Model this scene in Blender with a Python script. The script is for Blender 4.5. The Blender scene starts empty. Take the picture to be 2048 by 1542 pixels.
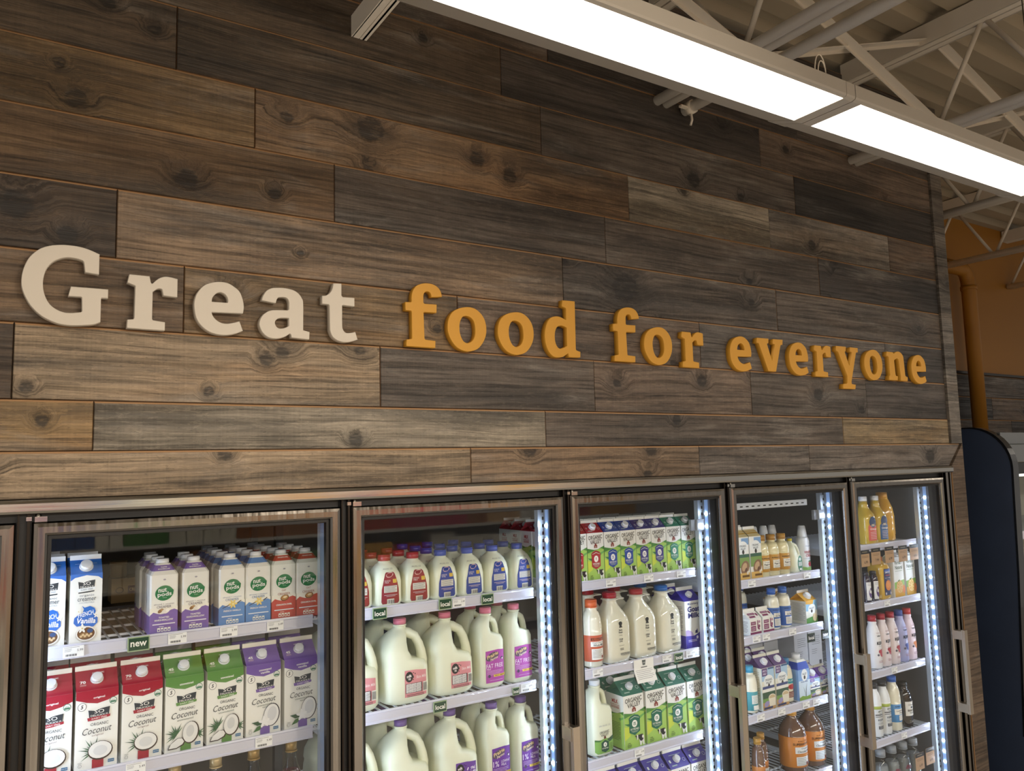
import bpy, bmesh, math, random
from mathutils import Vector, Matrix
from mathutils.geometry import tessellate_polygon
random.seed(7)
SC = bpy.context.scene
COL = SC.collection

# ------------------------------------------------------------------ camera, world, lights, exposure
cam_d = bpy.data.cameras.new('camera')
cam_d.sensor_fit = 'HORIZONTAL'; cam_d.sensor_width = 36.0
cam_d.lens = 1593.49 * 36.0 / 2048.0
cam_d.clip_start = 0.05; cam_d.clip_end = 60
cam = bpy.data.objects.new('camera', cam_d); COL.objects.link(cam)
_yaw, _pit, _rol = 0.5774445, 0.1028221, -0.0251798
_fw = Vector((math.sin(_yaw)*math.cos(_pit), math.cos(_yaw)*math.cos(_pit), math.sin(_pit)))
_rt = Vector((math.cos(_yaw), -math.sin(_yaw), 0)); _up = _rt.cross(_fw)
_r2 = math.cos(_rol)*_rt + math.sin(_rol)*_up; _u2 = -math.sin(_rol)*_rt + math.cos(_rol)*_up
_m = Matrix((_r2, _u2, -_fw)).transposed().to_4x4(); _m.translation = Vector((0, -2.16, 2.0))
cam.matrix_world = _m
SC.camera = cam
W = bpy.data.worlds.new('store_air'); SC.world = W; W.use_nodes = True
W.node_tree.nodes['Background'].inputs[0].default_value = (1.0, 0.92, 0.82, 1)
W.node_tree.nodes['Background'].inputs[1].default_value = 0.36
LENS_STRENGTH = 6.8        # diffusers of the long ceiling fixture
LED_STRENGTH = 90.0        # chips of the cooler light bars
LED_LENS = 0.45
LED_FILL = 14.0            # glow added on each bar's unseen side to brighten the products
def lamp_spot(loc, aim, watts, color, size, blend, radius):
    l = bpy.data.lights.new('track_spot', 'SPOT'); l.energy = watts; l.color = color
    l.spot_size = size; l.spot_blend = blend; l.shadow_soft_size = radius
    o = bpy.data.objects.new('track_spot', l); COL.objects.link(o); o.location = loc
    o.rotation_euler = (Vector(aim)-Vector(loc)).to_track_quat('-Z', 'Y').to_euler()
    return o
def lamp_area(loc, aim, watts, color, sx, sy):
    l = bpy.data.lights.new('unseen_store_light', 'AREA'); l.energy = watts; l.color = color
    l.shape = 'RECTANGLE'; l.size = sx; l.size_y = sy
    o = bpy.data.objects.new('unseen_store_light', l); COL.objects.link(o); o.location = loc
    o.rotation_euler = (Vector(aim)-Vector(loc)).to_track_quat('-Z', 'Y').to_euler()
    return o
lamp_spot((1.6, -3.0, 3.2), (0.1, 0, 2.15), 84, (1.0, 0.86, 0.68), 1.05, 1.0, 0.06)
lamp_area((1.5, -4.6, 2.9), (1.5, -4.4, 0), 300, (1.0, 0.92, 0.82), 9.0, 0.35)
lamp_area((1.5, -5.3, 2.9), (1.5, -5.6, 0), 170, (1.0, 0.93, 0.84), 9.0, 0.3)  # extra lamp added out of view to brighten the opposite shelving
lamp_area((7.2, -1.6, 2.9), (7.0, -1.4, 0), 14, (1.0, 0.90, 0.76), 3.0, 0.3)
vs = SC.view_settings
SC.display_settings.display_device = 'sRGB'
vs.view_transform = 'Standard'; vs.look = 'None'; vs.exposure = 0.0; vs.gamma = 1.0; vs.use_curve_mapping = False

# ------------------------------------------------------------------ materials
def lin(h):
    h = h.lstrip('#'); c = [int(h[i:i+2], 16)/255 for i in (0, 2, 4)]
    return tuple(x/12.92 if x <= .04045 else ((x+.055)/1.055)**2.4 for x in c)
MATS = {}
def mat(hexc, rough=.5, metal=0.0, emit=0.0, coat=0.0, spec=.5, name=None):
    k = (hexc, rough, metal, emit, coat, spec)
    if k in MATS: return MATS[k]
    m = bpy.data.materials.new(name or 'paint_'+hexc.lstrip('#')); m.use_nodes = True
    b = m.node_tree.nodes['Principled BSDF']; c = lin(hexc)
    b.inputs['Base Color'].default_value = (*c, 1); b.inputs['Roughness'].default_value = rough
    b.inputs['Metallic'].default_value = metal; b.inputs['Coat Weight'].default_value = coat
    b.inputs['Coat Roughness'].default_value = .06
    b.inputs['Specular IOR Level'].default_value = spec
    if emit:
        b.inputs['Emission Color'].default_value = (*c, 1); b.inputs['Emission Strength'].default_value = emit
    MATS[k] = m
    return m
def ink(h): return mat(h, .45, spec=.3)
def paper(h): return mat(h, .38)
def plastic(h, r=.28): return mat(h, r, coat=.15)
def nodes(m):
    nt = m.node_tree
    def N(t, **kw):
        n = nt.nodes.new(t)
        for k, v in kw.items():
            if k == 'op': n.operation = v
            elif hasattr(n, k) and k not in ('Scale',): setattr(n, k, v)
        return n
    def L(a, b): nt.links.new(a, b)
    return nt, N, L
def setin(n, **kw):
    for k, v in kw.items(): n.inputs[k.replace('_', ' ')].default_value = v

def weathered_wood():
    m = bpy.data.materials.new('weathered_wood'); m.use_nodes = True
    nt, N, L = nodes(m); b = nt.nodes['Principled BSDF']
    tc = N('ShaderNodeTexCoord'); oi = N('ShaderNodeObjectInfo')
    mul = N('ShaderNodeVectorMath', operation='SCALE'); mul.inputs[0].default_value = (37, 11, 23); L(oi.outputs['Random'], mul.inputs['Scale'])
    add = N('ShaderNodeVectorMath', operation='ADD'); L(tc.outputs['Object'], add.inputs[0]); L(mul.outputs[0], add.inputs[1])
    def noise(sc, scale=1.0, detail=3, rough=.55, dist=0.0, src=None):
        mp = N('ShaderNodeMapping'); mp.inputs['Scale'].default_value = sc; L((src or add).outputs[0], mp.inputs['Vector'])
        n = N('ShaderNodeTexNoise'); setin(n, Scale=scale, Detail=detail, Roughness=rough, Distortion=dist); L(mp.outputs[0], n.inputs['Vector'])
        return n.outputs['Fac']
    def math_(op, a, b_=None, clamp=False):
        n = N('ShaderNodeMath', operation=op); n.use_clamp = clamp
        for i, v in enumerate((a, b_)):
            if v is None: continue
            if isinstance(v, (int, float)): n.inputs[i].default_value = v
            else: L(v, n.inputs[i])
        return n.outputs[0]
    def ramp(src, p0, p1, c0=0.0, c1=1.0):
        n = N('ShaderNodeMapRange'); n.interpolation_type = 'SMOOTHSTEP'
        setin(n, From_Min=p0, From_Max=p1, To_Min=c0, To_Max=c1); L(src, n.inputs['Value']); return n.outputs[0]
    # the grain lines bend with a slow noise and swirl round knots
    warp = noise((1.3, 1, 5.0), 1.0, 2)
    sxyz = N('ShaderNodeSeparateXYZ'); L(add.outputs[0], sxyz.inputs[0]); cxy = N('ShaderNodeCombineXYZ')
    L(math_('MULTIPLY', sxyz.outputs[0], 4.2), cxy.inputs[0]); L(math_('MULTIPLY', sxyz.outputs[2], 6.0), cxy.inputs[1])
    vor = N('ShaderNodeTexVoronoi', voronoi_dimensions='2D'); setin(vor, Scale=1.0, Randomness=1.0); L(cxy.outputs[0], vor.inputs['Vector'])
    kd = math_('ADD', vor.outputs['Distance'], math_('MULTIPLY', math_('SUBTRACT', noise((45, 1, 45), 1, 3), .5), .10))
    sep = N('ShaderNodeSeparateColor'); L(vor.outputs['Color'], sep.inputs[0])
    has = ramp(sep.outputs[0], .90, .92)
    knot = math_('MULTIPLY', ramp(kd, .050, .115, 1, 0), has)
    halo = math_('MULTIPLY', ramp(kd, .07, .36, 1, 0), has)
    # knots set on single boards: x, z and size come from the board itself
    sl = N('ShaderNodeSeparateXYZ'); L(tc.outputs['Object'], sl.inputs[0]); wob = math_('MULTIPLY', math_('SUBTRACT', noise((60, 1, 60), 1, 3), .5), .9)
    for nm in ('knot_a', 'knot_b', 'knot_c'):
        at = N('ShaderNodeAttribute', attribute_type='OBJECT', attribute_name=nm); sa = N('ShaderNodeSeparateXYZ'); L(at.outputs['Vector'], sa.inputs[0])
        size = math_('MAXIMUM', sa.outputs[2], .0001)
        dx = math_('DIVIDE', math_('SUBTRACT', sl.outputs[0], sa.outputs[0]), math_('MULTIPLY', size, 1.15)); dz = math_('DIVIDE', math_('SUBTRACT', sl.outputs[2], sa.outputs[1]), size)
        dd = math_('ADD', math_('SQRT', math_('ADD', math_('MULTIPLY', dx, dx), math_('MULTIPLY', dz, dz))), wob)
        knot = math_('MAXIMUM', knot, ramp(dd, .65, 1.25, 1, 0)); halo = math_('MAXIMUM', halo, ramp(dd, .8, 2.7, 1, 0))
    offz = math_('ADD', math_('MULTIPLY', warp, .05), math_('MULTIPLY', halo, .040))
    cmb = N('ShaderNodeCombineXYZ'); L(offz, cmb.inputs['Z'])
    wadd = N('ShaderNodeVectorMath', operation='ADD'); L(add.outputs[0], wadd.inputs[0]); L(cmb.outputs[0], wadd.inputs[1])
    g1 = noise((1.4, 1, 95), 1.0, 3, .6, .2, wadd)
    g2 = noise((7, 1, 330), 1.0, 2, .6, 0, wadd)
    g3 = noise((3.0, 1, 30), 1.0, 3, .6, 1.0, wadd)
    saw = noise((190, 1, 2.2), 1.0, 1, .5)
    stain = noise((1.1, 1, 7.5), 1.0, 3, .6, .5)
    grey = noise((1.9, 1, 11), 1.0, 4, .6, .6)
    line = ramp(g1, .36, .56)
    fine = ramp(g2, .32, .60)
    broad = ramp(g3, .28, .66)
    v = math_('ADD', math_('MULTIPLY', line, .36), math_('MULTIPLY', fine, .24))
    v = math_('ADD', v, math_('MULTIPLY', broad, .34))
    v = math_('ADD', v, math_('MULTIPLY', ramp(saw, .3, .7), .07))
    v = math_('MULTIPLY', v, ramp(stain, .30, .58, .33, 1.0))
    v = math_('MULTIPLY', v, ramp(halo, 0, 1, 1.0, .62))
    v = math_('MULTIPLY', v, ramp(knot, 0, 1, 1.0, .16))
    flake = ramp(noise((26, 1, 120), 1.0, 4, .75, .4), .50, .66)
    blotch = ramp(noise((3.5, 1, 9), 1.0, 5, .7, .3), .35, .62, .70, 1.0)
    v = math_('MULTIPLY', math_('ADD', v, math_('MULTIPLY', flake, .22)), blotch)
    pit = ramp(noise((60, 1, 200), 1.0, 3, .7, 0), .30, .42, .62, 1.0)
    v = math_('MULTIPLY', v, pit)
    v = math_('ADD', math_('MULTIPLY', v, 1.26), .08)
    # base tint from the object colour, drifting to silver grey and to warm brown
    mixg = N('ShaderNodeMix', data_type='RGBA'); mixg.inputs['B'].default_value = (.30, .275, .245, 1)
    L(math_('MULTIPLY', ramp(grey, .52, .74), .42), mixg.inputs['Factor']); L(oi.outputs['Color'], mixg.inputs['A'])
    warmn = ramp(noise((1.6, 1, 8), 1.0, 3, .6, .3), .50, .76, 0, .50)
    mixw = N('ShaderNodeMix', data_type='RGBA', blend_type='MULTIPLY'); mixw.inputs['B'].default_value = (1.0, .80, .60, 1)
    L(warmn, mixw.inputs['Factor']); L(mixg.outputs['Result'], mixw.inputs['A'])
    sc_ = N('ShaderNodeVectorMath', operation='SCALE'); L(mixw.outputs['Result'], sc_.inputs[0]); L(v, sc_.inputs['Scale'])
    L(sc_.outputs[0], b.inputs['Base Color'])
    L(ramp(g1, .3, .7, .72, .46), b.inputs['Roughness'])
    bp = N('ShaderNodeBump'); setin(bp, Strength=.55, Distance=.0035)
    hsum = math_('ADD', math_('MULTIPLY', g1, .6), math_('ADD', math_('MULTIPLY', g2, .5), math_('MULTIPLY', knot, -.5)))
    L(hsum, bp.inputs['Height']); L(bp.outputs[0], b.inputs['Normal'])
    return m
WOOD = weathered_wood()
EDGE = mat('#a27d57', .7, name='raw_cedar_edge')

def brushed(hexc, rough, streak=(4, 60, 240), name='brushed_steel', strength=.25):
    m = bpy.data.materials.new(name); m.use_nodes = True
    nt, N, L = nodes(m); b = nt.nodes['Principled BSDF']
    b.inputs['Base Color'].default_value = (*lin(hexc), 1); b.inputs['Metallic'].default_value = 1
    tc = N('ShaderNodeTexCoord'); mp = N('ShaderNodeMapping'); mp.inputs['Scale'].default_value = streak
    n = N('ShaderNodeTexNoise'); setin(n, Scale=1.0, Detail=3)
    L(tc.outputs['Object'], mp.inputs['Vector']); L(mp.outputs[0], n.inputs['Vector'])
    r = N('ShaderNodeMapRange'); setin(r, From_Min=.3, From_Max=.7, To_Min=rough-.06, To_Max=rough+.09); L(n.outputs['Fac'], r.inputs['Value']); L(r.outputs[0], b.inputs['Roughness'])
    bp = N('ShaderNodeBump'); setin(bp, Strength=strength, Distance=.001); L(n.outputs['Fac'], bp.inputs['Height']); L(bp.outputs[0], b.inputs['Normal'])
    return m
STEEL = brushed('#bab7b1', .15, strength=.03)
STEEL_V = brushed('#8c8781', .17, (120, 60, 3), 'brushed_steel_upright', .05)
HANDLE = brushed('#c0b5a6', .34, (200, 60, 6), 'satin_handle_metal')
ZINC = mat('#d6dade', .4, .3, name='zinc_coated_wire')
BLACK = mat('#0d0d0e', .45, name='black_gasket')
BRONZE = mat('#2a231d', .35, .7, name='dark_bronze_mullion')

def noisy_paint(hexc, rough, amt=.12, scale=3.0, name='painted', bump=0.0, bscale=60):
    m = bpy.data.materials.new(name); m.use_nodes = True
    nt, N, L = nodes(m); b = nt.nodes['Principled BSDF']; c = lin(hexc)
    tc = N('ShaderNodeTexCoord'); n = N('ShaderNodeTexNoise'); setin(n, Scale=scale, Detail=5); L(tc.outputs['Object'], n.inputs['Vector'])
    mx = N('ShaderNodeMix', data_type='RGBA')
    mx.inputs['A'].default_value = tuple(x*(1-amt) for x in c)+(1,); mx.inputs['B'].default_value = tuple(min(1, x*(1+amt)) for x in c)+(1,)
    L(n.outputs['Fac'], mx.inputs['Factor']); L(mx.outputs['Result'], b.inputs['Base Color'])
    b.inputs['Roughness'].default_value = rough
    if bump:
        n2 = N('ShaderNodeTexNoise'); setin(n2, Scale=bscale, Detail=3); L(tc.outputs['Object'], n2.inputs['Vector'])
        bp = N('ShaderNodeBump'); setin(bp, Strength=bump, Distance=.002); L(n2.outputs['Fac'], bp.inputs['Height']); L(bp.outputs[0], b.inputs['Normal'])
    return m
DECK = noisy_paint('#a19580', .6, .10, 1.5, 'painted_steel_deck')
PIPE = noisy_paint('#f0eadf', .45, .05, 4, 'painted_pipe')
JOIST = noisy_paint('#d2c9ba', .5, .06, 4, 'painted_steel_joist')
ORANGE = noisy_paint('#9c6a1c', .6, .05, 2, 'orange_wall_paint')
NAVY = noisy_paint('#242f44', .55, .2, 6, 'navy_end_panel', .15, 300)
CONC = noisy_paint('#b4ada2', .45, .12, 1.2, 'polished_concrete')
INNER = noisy_paint('#57524c', .55, .12, 2, 'cooler_lining')
WHITE_SIGN = noisy_paint('#cfc6b8', .55, .02, 8, 'white_sign_paint')
YELLOW_SIGN = noisy_paint('#cb932b', .55, .03, 8, 'amber_sign_paint')
FIXT = mat('#a39c91', .5, name='fixture_housing')
LENSM = mat('#fff6e6', .5, emit=LENS_STRENGTH, name='fixture_diffuser')
CHIP = mat('#dcebff', .4, emit=LED_STRENGTH, name='led_chip')
CHIPL = mat('#7f9cc8', .4, emit=LED_LENS, name='led_lens')
CHIPB = mat('#d3e4ff', .4, emit=LED_FILL, name='led_fill_back')
MILK = mat('#e6e9cf', .34, coat=.1, name='milk_jug_plastic')
MILKG = mat('#e3dfc8', .08, coat=1.0, name='milk_in_glass')
RAIL = mat('#cdcddb', .28, coat=.4, name='price_rail_plastic')
POSTM = mat('#c9d3dc', .3, .5, name='galvanised_upright')

def clear_glass(name, tint, ior, rough):
    m = bpy.data.materials.new(name); m.use_nodes = True
    nt, N, L = nodes(m); nt.nodes.remove(nt.nodes['Principled BSDF'])
    out = nt.nodes['Material Output']; tr = N('ShaderNodeBsdfTransparent'); tr.inputs[0].default_value = (*tint, 1)
    gl = N('ShaderNodeBsdfGlossy'); setin(gl, Roughness=rough)
    ge = N('ShaderNodeNewGeometry'); mr = N('ShaderNodeMapRange'); setin(mr, To_Min=ior, To_Max=1/ior); L(ge.outputs['Backfacing'], mr.inputs['Value'])
    fr = N('ShaderNodeFresnel'); L(mr.outputs[0], fr.inputs['IOR']); mx = N('ShaderNodeMixShader')
    L(fr.outputs[0], mx.inputs[0]); L(tr.outputs[0], mx.inputs[1]); L(gl.outputs[0], mx.inputs[2]); L(mx.outputs[0], out.inputs[0])
    return m
GLASS = clear_glass('door_glass', (.97, .98, .98), 1.33, .02)
BOTTLE_CLEAR = clear_glass('clear_bottle_glass', (.90, .93, .91), 1.5, .03)

# ------------------------------------------------------------------ mesh builder
class MB:
    def __init__(s): s.v = []; s.f = []; s.mi = []; s.sm = []; s.mats = []
    def m(s, mt):
        if mt not in s.mats: s.mats.append(mt)
        return s.mats.index(mt)
    def face(s, idx, mt, smooth=False): s.f.append(tuple(idx)); s.mi.append(s.m(mt)); s.sm.append(smooth)
    def quad(s, a, b, c, d, mt):
        n = len(s.v); s.v += [a, b, c, d]; s.face((n, n+1, n+2, n+3), mt)
    def box(s, x0, x1, y0, y1, z0, z1, mt, sides=None):
        n = len(s.v)
        s.v += [(x0,y0,z0),(x1,y0,z0),(x1,y1,z0),(x0,y1,z0),(x0,y0,z1),(x1,y0,z1),(x1,y1,z1),(x0,y1,z1)]
        sd = sides or {}
        for k, q in (('bot',(0,3,2,1)),('top',(4,5,6,7)),('front',(0,1,5,4)),('right',(1,2,6,5)),('back',(2,3,7,6)),('left',(3,0,4,7))):
            s.face([n+i for i in q], sd.get(k, mt))
    def bar(s, a, b, wx, wz, mt):
        # rectangular bar from a to b
        a = Vector(a); b = Vector(b); d = (b-a).normalized()
        ref = Vector((0, 0, 1)) if abs(d.z) < .9 else Vector((1, 0, 0))
        u = d.cross(ref).normalized(); w = u.cross(d).normalized(); n = len(s.v)
        for p in (a, b):
            for su, sw in ((-1,-1),(1,-1),(1,1),(-1,1)): s.v.append(tuple(p+u*su*wx/2+w*sw*wz/2))
        for i in range(4):
            j = (i+1) % 4; s.face((n+i, n+j, n+4+j, n+4+i), mt)
        s.face((n+3, n+2, n+1, n), mt); s.face((n+4, n+5, n+6, n+7), mt)
    def rings(s, rs, mts, smooth=True, cap0=True, cap1=True):
        n0 = len(s.v); k = len(rs[0])
        for r in rs: s.v += [tuple(p) for p in r]
        for i in range(len(rs)-1):
            mt = mts[i] if isinstance(mts, (list, tuple)) else mts
            for j in range(k):
                a = n0+i*k+j; b = n0+i*k+(j+1) % k
                s.face((a, b, b+k, a+k), mt, smooth)
        m0 = mts[0] if isinstance(mts, (list, tuple)) else mts; m1 = mts[-1] if isinstance(mts, (list, tuple)) else mts
        if cap0: s.face([n0+j for j in reversed(range(k))], m0)
        if cap1: s.face([n0+(len(rs)-1)*k+j for j in range(k)], m1)
    def cyl(s, c, ax, r0, r1, h, n, mt, smooth=True):
        ax = Vector(ax).normalized(); ref = Vector((0, 0, 1)) if abs(ax.z) < .9 else Vector((1, 0, 0))
        u = ax.cross(ref).normalized(); w = ax.cross(u); c = Vector(c)
        rs = []
        for r, t in ((r0, 0), (r1, h)):
            rs.append([c+ax*t+(u*math.cos(2*math.pi*i/n)+w*math.sin(2*math.pi*i/n))*r for i in range(n)])
        s.rings(rs, mt, smooth)
    def tube(s, path, rad, n, mt, ry=None, smooth=True):
        P = [Vector(p) for p in path]; rs = []
        for i, p in enumerate(P):
            d = (P[min(i+1, len(P)-1)]-P[max(i-1, 0)]).normalized()
            ref = Vector((0, 1, 0)) if abs(d.y) < .9 else Vector((1, 0, 0))
            u = d.cross(ref).normalized(); w = d.cross(u).normalized()
            ra = rad[i] if isinstance(rad, (list, tuple)) else rad; rb = ra*(ry or 1)
            rs.append([p+u*math.cos(2*math.pi*j/n)*ra+w*math.sin(2*math.pi*j/n)*rb for j in range(n)])
        s.rings(rs, mt, smooth)
    def mesh(s, name):
        me = bpy.data.meshes.new(name); me.from_pydata(s.v, [], s.f)
        for mt in s.mats: me.materials.append(mt)
        me.polygons.foreach_set('material_index', s.mi); me.polygons.foreach_set('use_smooth', s.sm)
        me.validate(); me.update(); return me
    def build(s, name, parent=None, loc=None):
        return link(name, s.mesh(name), parent, loc)
def link(name, me, parent=None, loc=None):
    o = bpy.data.objects.new(name, me); COL.objects.link(o)
    if parent: o.parent = parent
    if loc: o.location = loc
    return o
def empty(name, loc=(0, 0, 0), parent=None):
    o = bpy.data.objects.new(name, None); COL.objects.link(o); o.location = loc
    if parent: o.parent = parent
    o.empty_display_size = .05
    return o
def tag(o, label, cat, group=None, kind=None):
    if label: o['label'] = label
    if cat: o['category'] = cat
    if group: o['group'] = group
    if kind: o['kind'] = kind
    return o
def structure(o): o['kind'] = 'structure'; return o
def dup(o, parent=None):
    c = o.copy(); COL.objects.link(c); c.parent = parent
    for ch in o.children: dup(ch, c)
    return c

# ------------------------------------------------------------------ flat print: coloured shapes and lettering laid on a surface
_TXT = {}
def text2d(s, bold, shear):
    k = (s, bold, shear)
    if k not in _TXT:
        cu = bpy.data.curves.new('lettering', 'FONT'); cu.body = s; cu.resolution_u = 2; cu.offset = bold; cu.shear = shear
        cu.align_x = 'CENTER'; cu.space_line = .8
        ob = bpy.data.objects.new('lettering', cu); me = bpy.data.meshes.new_from_object(ob)
        vs_ = [(v.co.x, v.co.y) for v in me.vertices]; fs = [tuple(p.vertices) for p in me.polygons]
        bpy.data.objects.remove(ob); bpy.data.curves.remove(cu); bpy.data.meshes.remove(me)
        if vs_:
            x0 = min(v[0] for v in vs_); x1 = max(v[0] for v in vs_); y0 = min(v[1] for v in vs_); y1 = max(v[1] for v in vs_)
            vs_ = [((v[0]-(x0+x1)/2)/(x1-x0), (v[1]-(y0+y1)/2)/(y1-y0)) for v in vs_]
        _TXT[k] = (vs_, fs)
    return _TXT[k]
class Art:
    def __init__(s, su=1.0, sv=1.0): s.it = []; s.su = su; s.sv = sv
    def _add(s, mt, pts, faces): s.it.append((ink(mt) if isinstance(mt, str) else mt, [(p[0]*s.su, p[1]*s.sv) for p in pts], faces))
    def rect(s, mt, u, v, w, h): s.poly(mt, [(u-w/2, v-h/2), (u+w/2, v-h/2), (u+w/2, v+h/2), (u-w/2, v+h/2)])
    def poly(s, mt, pts):
        tri = tessellate_polygon([[Vector((p[0], p[1], 0)) for p in pts]]); s._add(mt, pts, [tuple(t) for t in tri])
    def ell(s, mt, u, v, rx, ry=None, n=20, rot=0):
        ry = ry or rx; c, d = math.cos(rot), math.sin(rot); P = []
        for i in range(n):
            a = 2*math.pi*i/n; x, y = rx*math.cos(a), ry*math.sin(a); P.append((u+x*c-y*d, v+x*d+y*c))
        s._add(mt, P, [tuple(range(n))])
    def text(s, mt, t, u, v, w, h, bold=0.0, shear=0.0, rot=0.0):
        V, F = text2d(t, bold, shear); c, d = math.cos(rot), math.sin(rot)
        s._add(mt, [(u+x*w*c-y*h*d, v+x*w*d+y*h*c) for x, y in V], F)
    def lines(s, mt, u, v, w, n, pitch, th):
        for i in range(n): s.rect(mt, u-(.06*w if i % 3 == 2 else 0), v-i*pitch, w*(.88 if i % 3 == 2 else 1), th)
    def barcode(s, u, v, w, h):
        s.rect('#e8e6dc', u, v, w, h)
        for i in range(9): s.rect('#26262a', u-w*.42+i*w*.105, v, w*(.03+.035*((i*7) % 3)/2), h*.82)
    def emit(s, mb, fn, du=None, dv=None):
        for lay, (mt, P, F) in enumerate(s.it):
            off = .0005+.00012*lay
            if du is None:
                n = len(mb.v); mb.v += [tuple(fn(p[0], p[1], off)) for p in P]
                for f in F:
                    a = sum(P[f[i]][0]*P[f[(i+1) % len(f)]][1]-P[f[(i+1) % len(f)]][0]*P[f[i]][1] for i in range(len(f)))
                    mb.face([n+i for i in (f if a > 0 else reversed(f))], mt)
            else:
                bm = bmesh.new(); vv = [bm.verts.new((p[0], p[1], 0)) for p in P]
                for f in F:
                    try: bm.faces.new([vv[i] for i in f])
                    except ValueError: pass
                for ax, d in ((0, du), (1, dv)):
                    lo = min(p[ax] for p in P); hi = max(p[ax] for p in P); k = math.floor(lo/d)+1
                    while k*d < hi-1e-5:
                        co = [0, 0, 0]; co[ax] = k*d; no = [0, 0, 0]; no[ax] = 1
                        bmesh.ops.bisect_plane(bm, geom=bm.verts[:]+bm.edges[:]+bm.faces[:], plane_co=co, plane_no=no, dist=1e-6); k += 1
                bm.normal_update(); n = len(mb.v); bm.verts.index_update()
                mb.v += [tuple(fn(v.co.x, v.co.y, off)) for v in bm.verts]
                for f in bm.faces:
                    ix = [n+v.index for v in f.verts]; mb.face(ix if f.normal.z > 0 else ix[::-1], mt, True)
                bm.free()

# ------------------------------------------------------------------ the setting
def hexobj(h): return (*lin(h), 1)
def plank_mesh(w, h, d, miter=None):
    mb = MB(); c = .0028; x0, x1, z0, z1 = -w/2, w/2, -h/2, h/2
    if miter == 'right': o = [(x0, z0), (x1-h, z0), (x1, z1), (x0, z1)]
    else: o = [(x0, z0), (x1, z0), (x1, z1), (x0, z1)]
    i = [(o[0][0]+c*.6, o[0][1]+c*.6), (o[1][0]-c*.6, o[1][1]+c*.6), (o[2][0]-c*.6, o[2][1]-.0046), (o[3][0]+c*.6, o[3][1]-.0046)]
    mb.v = [(x, -d, z) for x, z in i]+[(x, -d+c, z) for x, z in o]+[(x, .008, z) for x, z in o]
    mb.face((0, 1, 2, 3), WOOD)
    for k in range(4):
        j = (k+1) % 4
        mb.face((k, k+4, j+4, j), EDGE if k in (2,) else WOOD); mb.face((k+4, k+8, j+8, j+4), EDGE)
    return mb.mesh('plank')
TONE = dict(T1='#948169', T2='#8d734e', T3='#877558', B1='#7d6852', B2='#6d5d4f', D1='#5d534a', D2='#4c443e', C1='#3d3733', G1='#827a70', G2='#6a625b', S1='#8d8373', W1='#7f674e', L1='#6a553e', L2='#493a2b', L3='#7a6345', L4='#57493a')  # L tones: browns of the left boards, with the warm light there mixed in
ROWS = [
 (1.955, 2.0655, [1.245, 2.242, 2.896], 'T1 B1 G2 G2'),
 (2.0655, 2.186, [.199, 1.534, 3.142], 'T2 S1 D1 T3'),
 (2.186, 2.366, [.03, .944, 1.746, 2.553, 3.331], 'L2 T1 D1 B2 D1 D2'),
 (2.366, 2.543, [.399, 1.207, 2.275, 3.502], 'L1 L3 B2 G2 C1'),
 (2.543, 2.721, [.238, 1.624, 2.742], 'L2 B1 D1 D1'),
 (2.721, 2.896, [.805, 1.821, 3.042], 'L1 D1 D1 C1'),
 (2.896, 3.07, [.576, 1.939, 2.726, 3.596], 'L3 W1 S1 G1 B2'),
 (3.07, 3.247, [.37, 1.549, 2.907], 'L4 L4 D1 C1'),
 (3.247, 3.419, [-.25, 1.391, 2.696], 'L4 L4 D2 B2'),
 (3.419, 3.595, [.1, 1.588, 2.95], 'D1 B2 D2 D1'),
 (3.595, 3.77, [.62, 2.05, 3.3], 'D1 D2 D1 D2'),
 (3.77, 3.82, [1.1, 2.5], 'D2 D1 D2')]
wf = MB()
WALLM = mat('#221a14', .8, name='wall_sheathing')
wf.box(-1.5, 4.08, .009, .10, 1.956, 3.83, WALLM); wf.box(3.99, 4.08, .009, .10, 0, 1.956, WALLM); wf.box(-1.5, -.74, .009, .10, 0, 1.956, WALLM)
wall_front = structure(wf.build('wall_front'))
rnd = random.Random(3)
KNOTS = [(0.141, 2.935, 0.023), (0.919, 3.027, 0.041), (0.4, 2.775, 0.027), (0.022, 2.645, 0.034), (0.134, 2.589, 0.021), (0.612, 2.308, 0.018), (0.058, 2.214, 0.013), (0.464, 2.217, 0.013), (0.092, 2.136, 0.014), (0.867, 2.09, 0.019), (0.506, 2.054, 0.016), (1.909, 2.643, 0.052), (2.276, 2.314, 0.023), (2.981, 2.28, 0.028), (1.998, 2.051, 0.023), (1.467, 2.056, 0.023), (3.815, 2.006, 0.034), (1.289, 3.003, 0.025), (1.416, 2.972, 0.026), (2.285, 3.115, 0.031), (3.006, 2.944, 0.025), (1.201, 2.952, 0.012), (0.705, 2.614, 0.01), (0.204, 3.209, 0.019), (0.315, 3.166, 0.016), (3.283, 2.22, 0.018), (1.133, 2.432, 0.014), (0.631, 2.776, 0.017), (1.1, 3.365, 0.015), (2.868, 3.357, 0.019), (2.008, 3.58, 0.02), (2.134, 2.162, 0.019), (2.558, 3.09, 0.017), (2.226, 3.06, 0.016), (0.102, 3.013, 0.012)]
for r, (z0, z1, js, tones) in enumerate(ROWS):
    xs = [-1.5]+js+[4.09 if r == 0 else 3.998]
    for k, t in enumerate(tones.split()):
        a, b = xs[k]+.0008, xs[k+1]-.0008; g = .0009
        me = plank_mesh(b-a, z1-z0-2*g, .004+rnd.uniform(0, .0022), 'right' if r == 0 and k == len(js) else None)
        o = link('plank', me, wall_front, ((a+b)/2, 0, (z0+z1)/2)); o.color = hexobj(TONE[t])
        ks = [(kx-(a+b)/2, kz-(z0+z1)/2, kr) for kx, kz, kr in KNOTS if a < kx < b and z0 < kz < z1]
        for nm, kk in zip(('knot_a', 'knot_b', 'knot_c'), ks): o[nm] = kk
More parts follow.
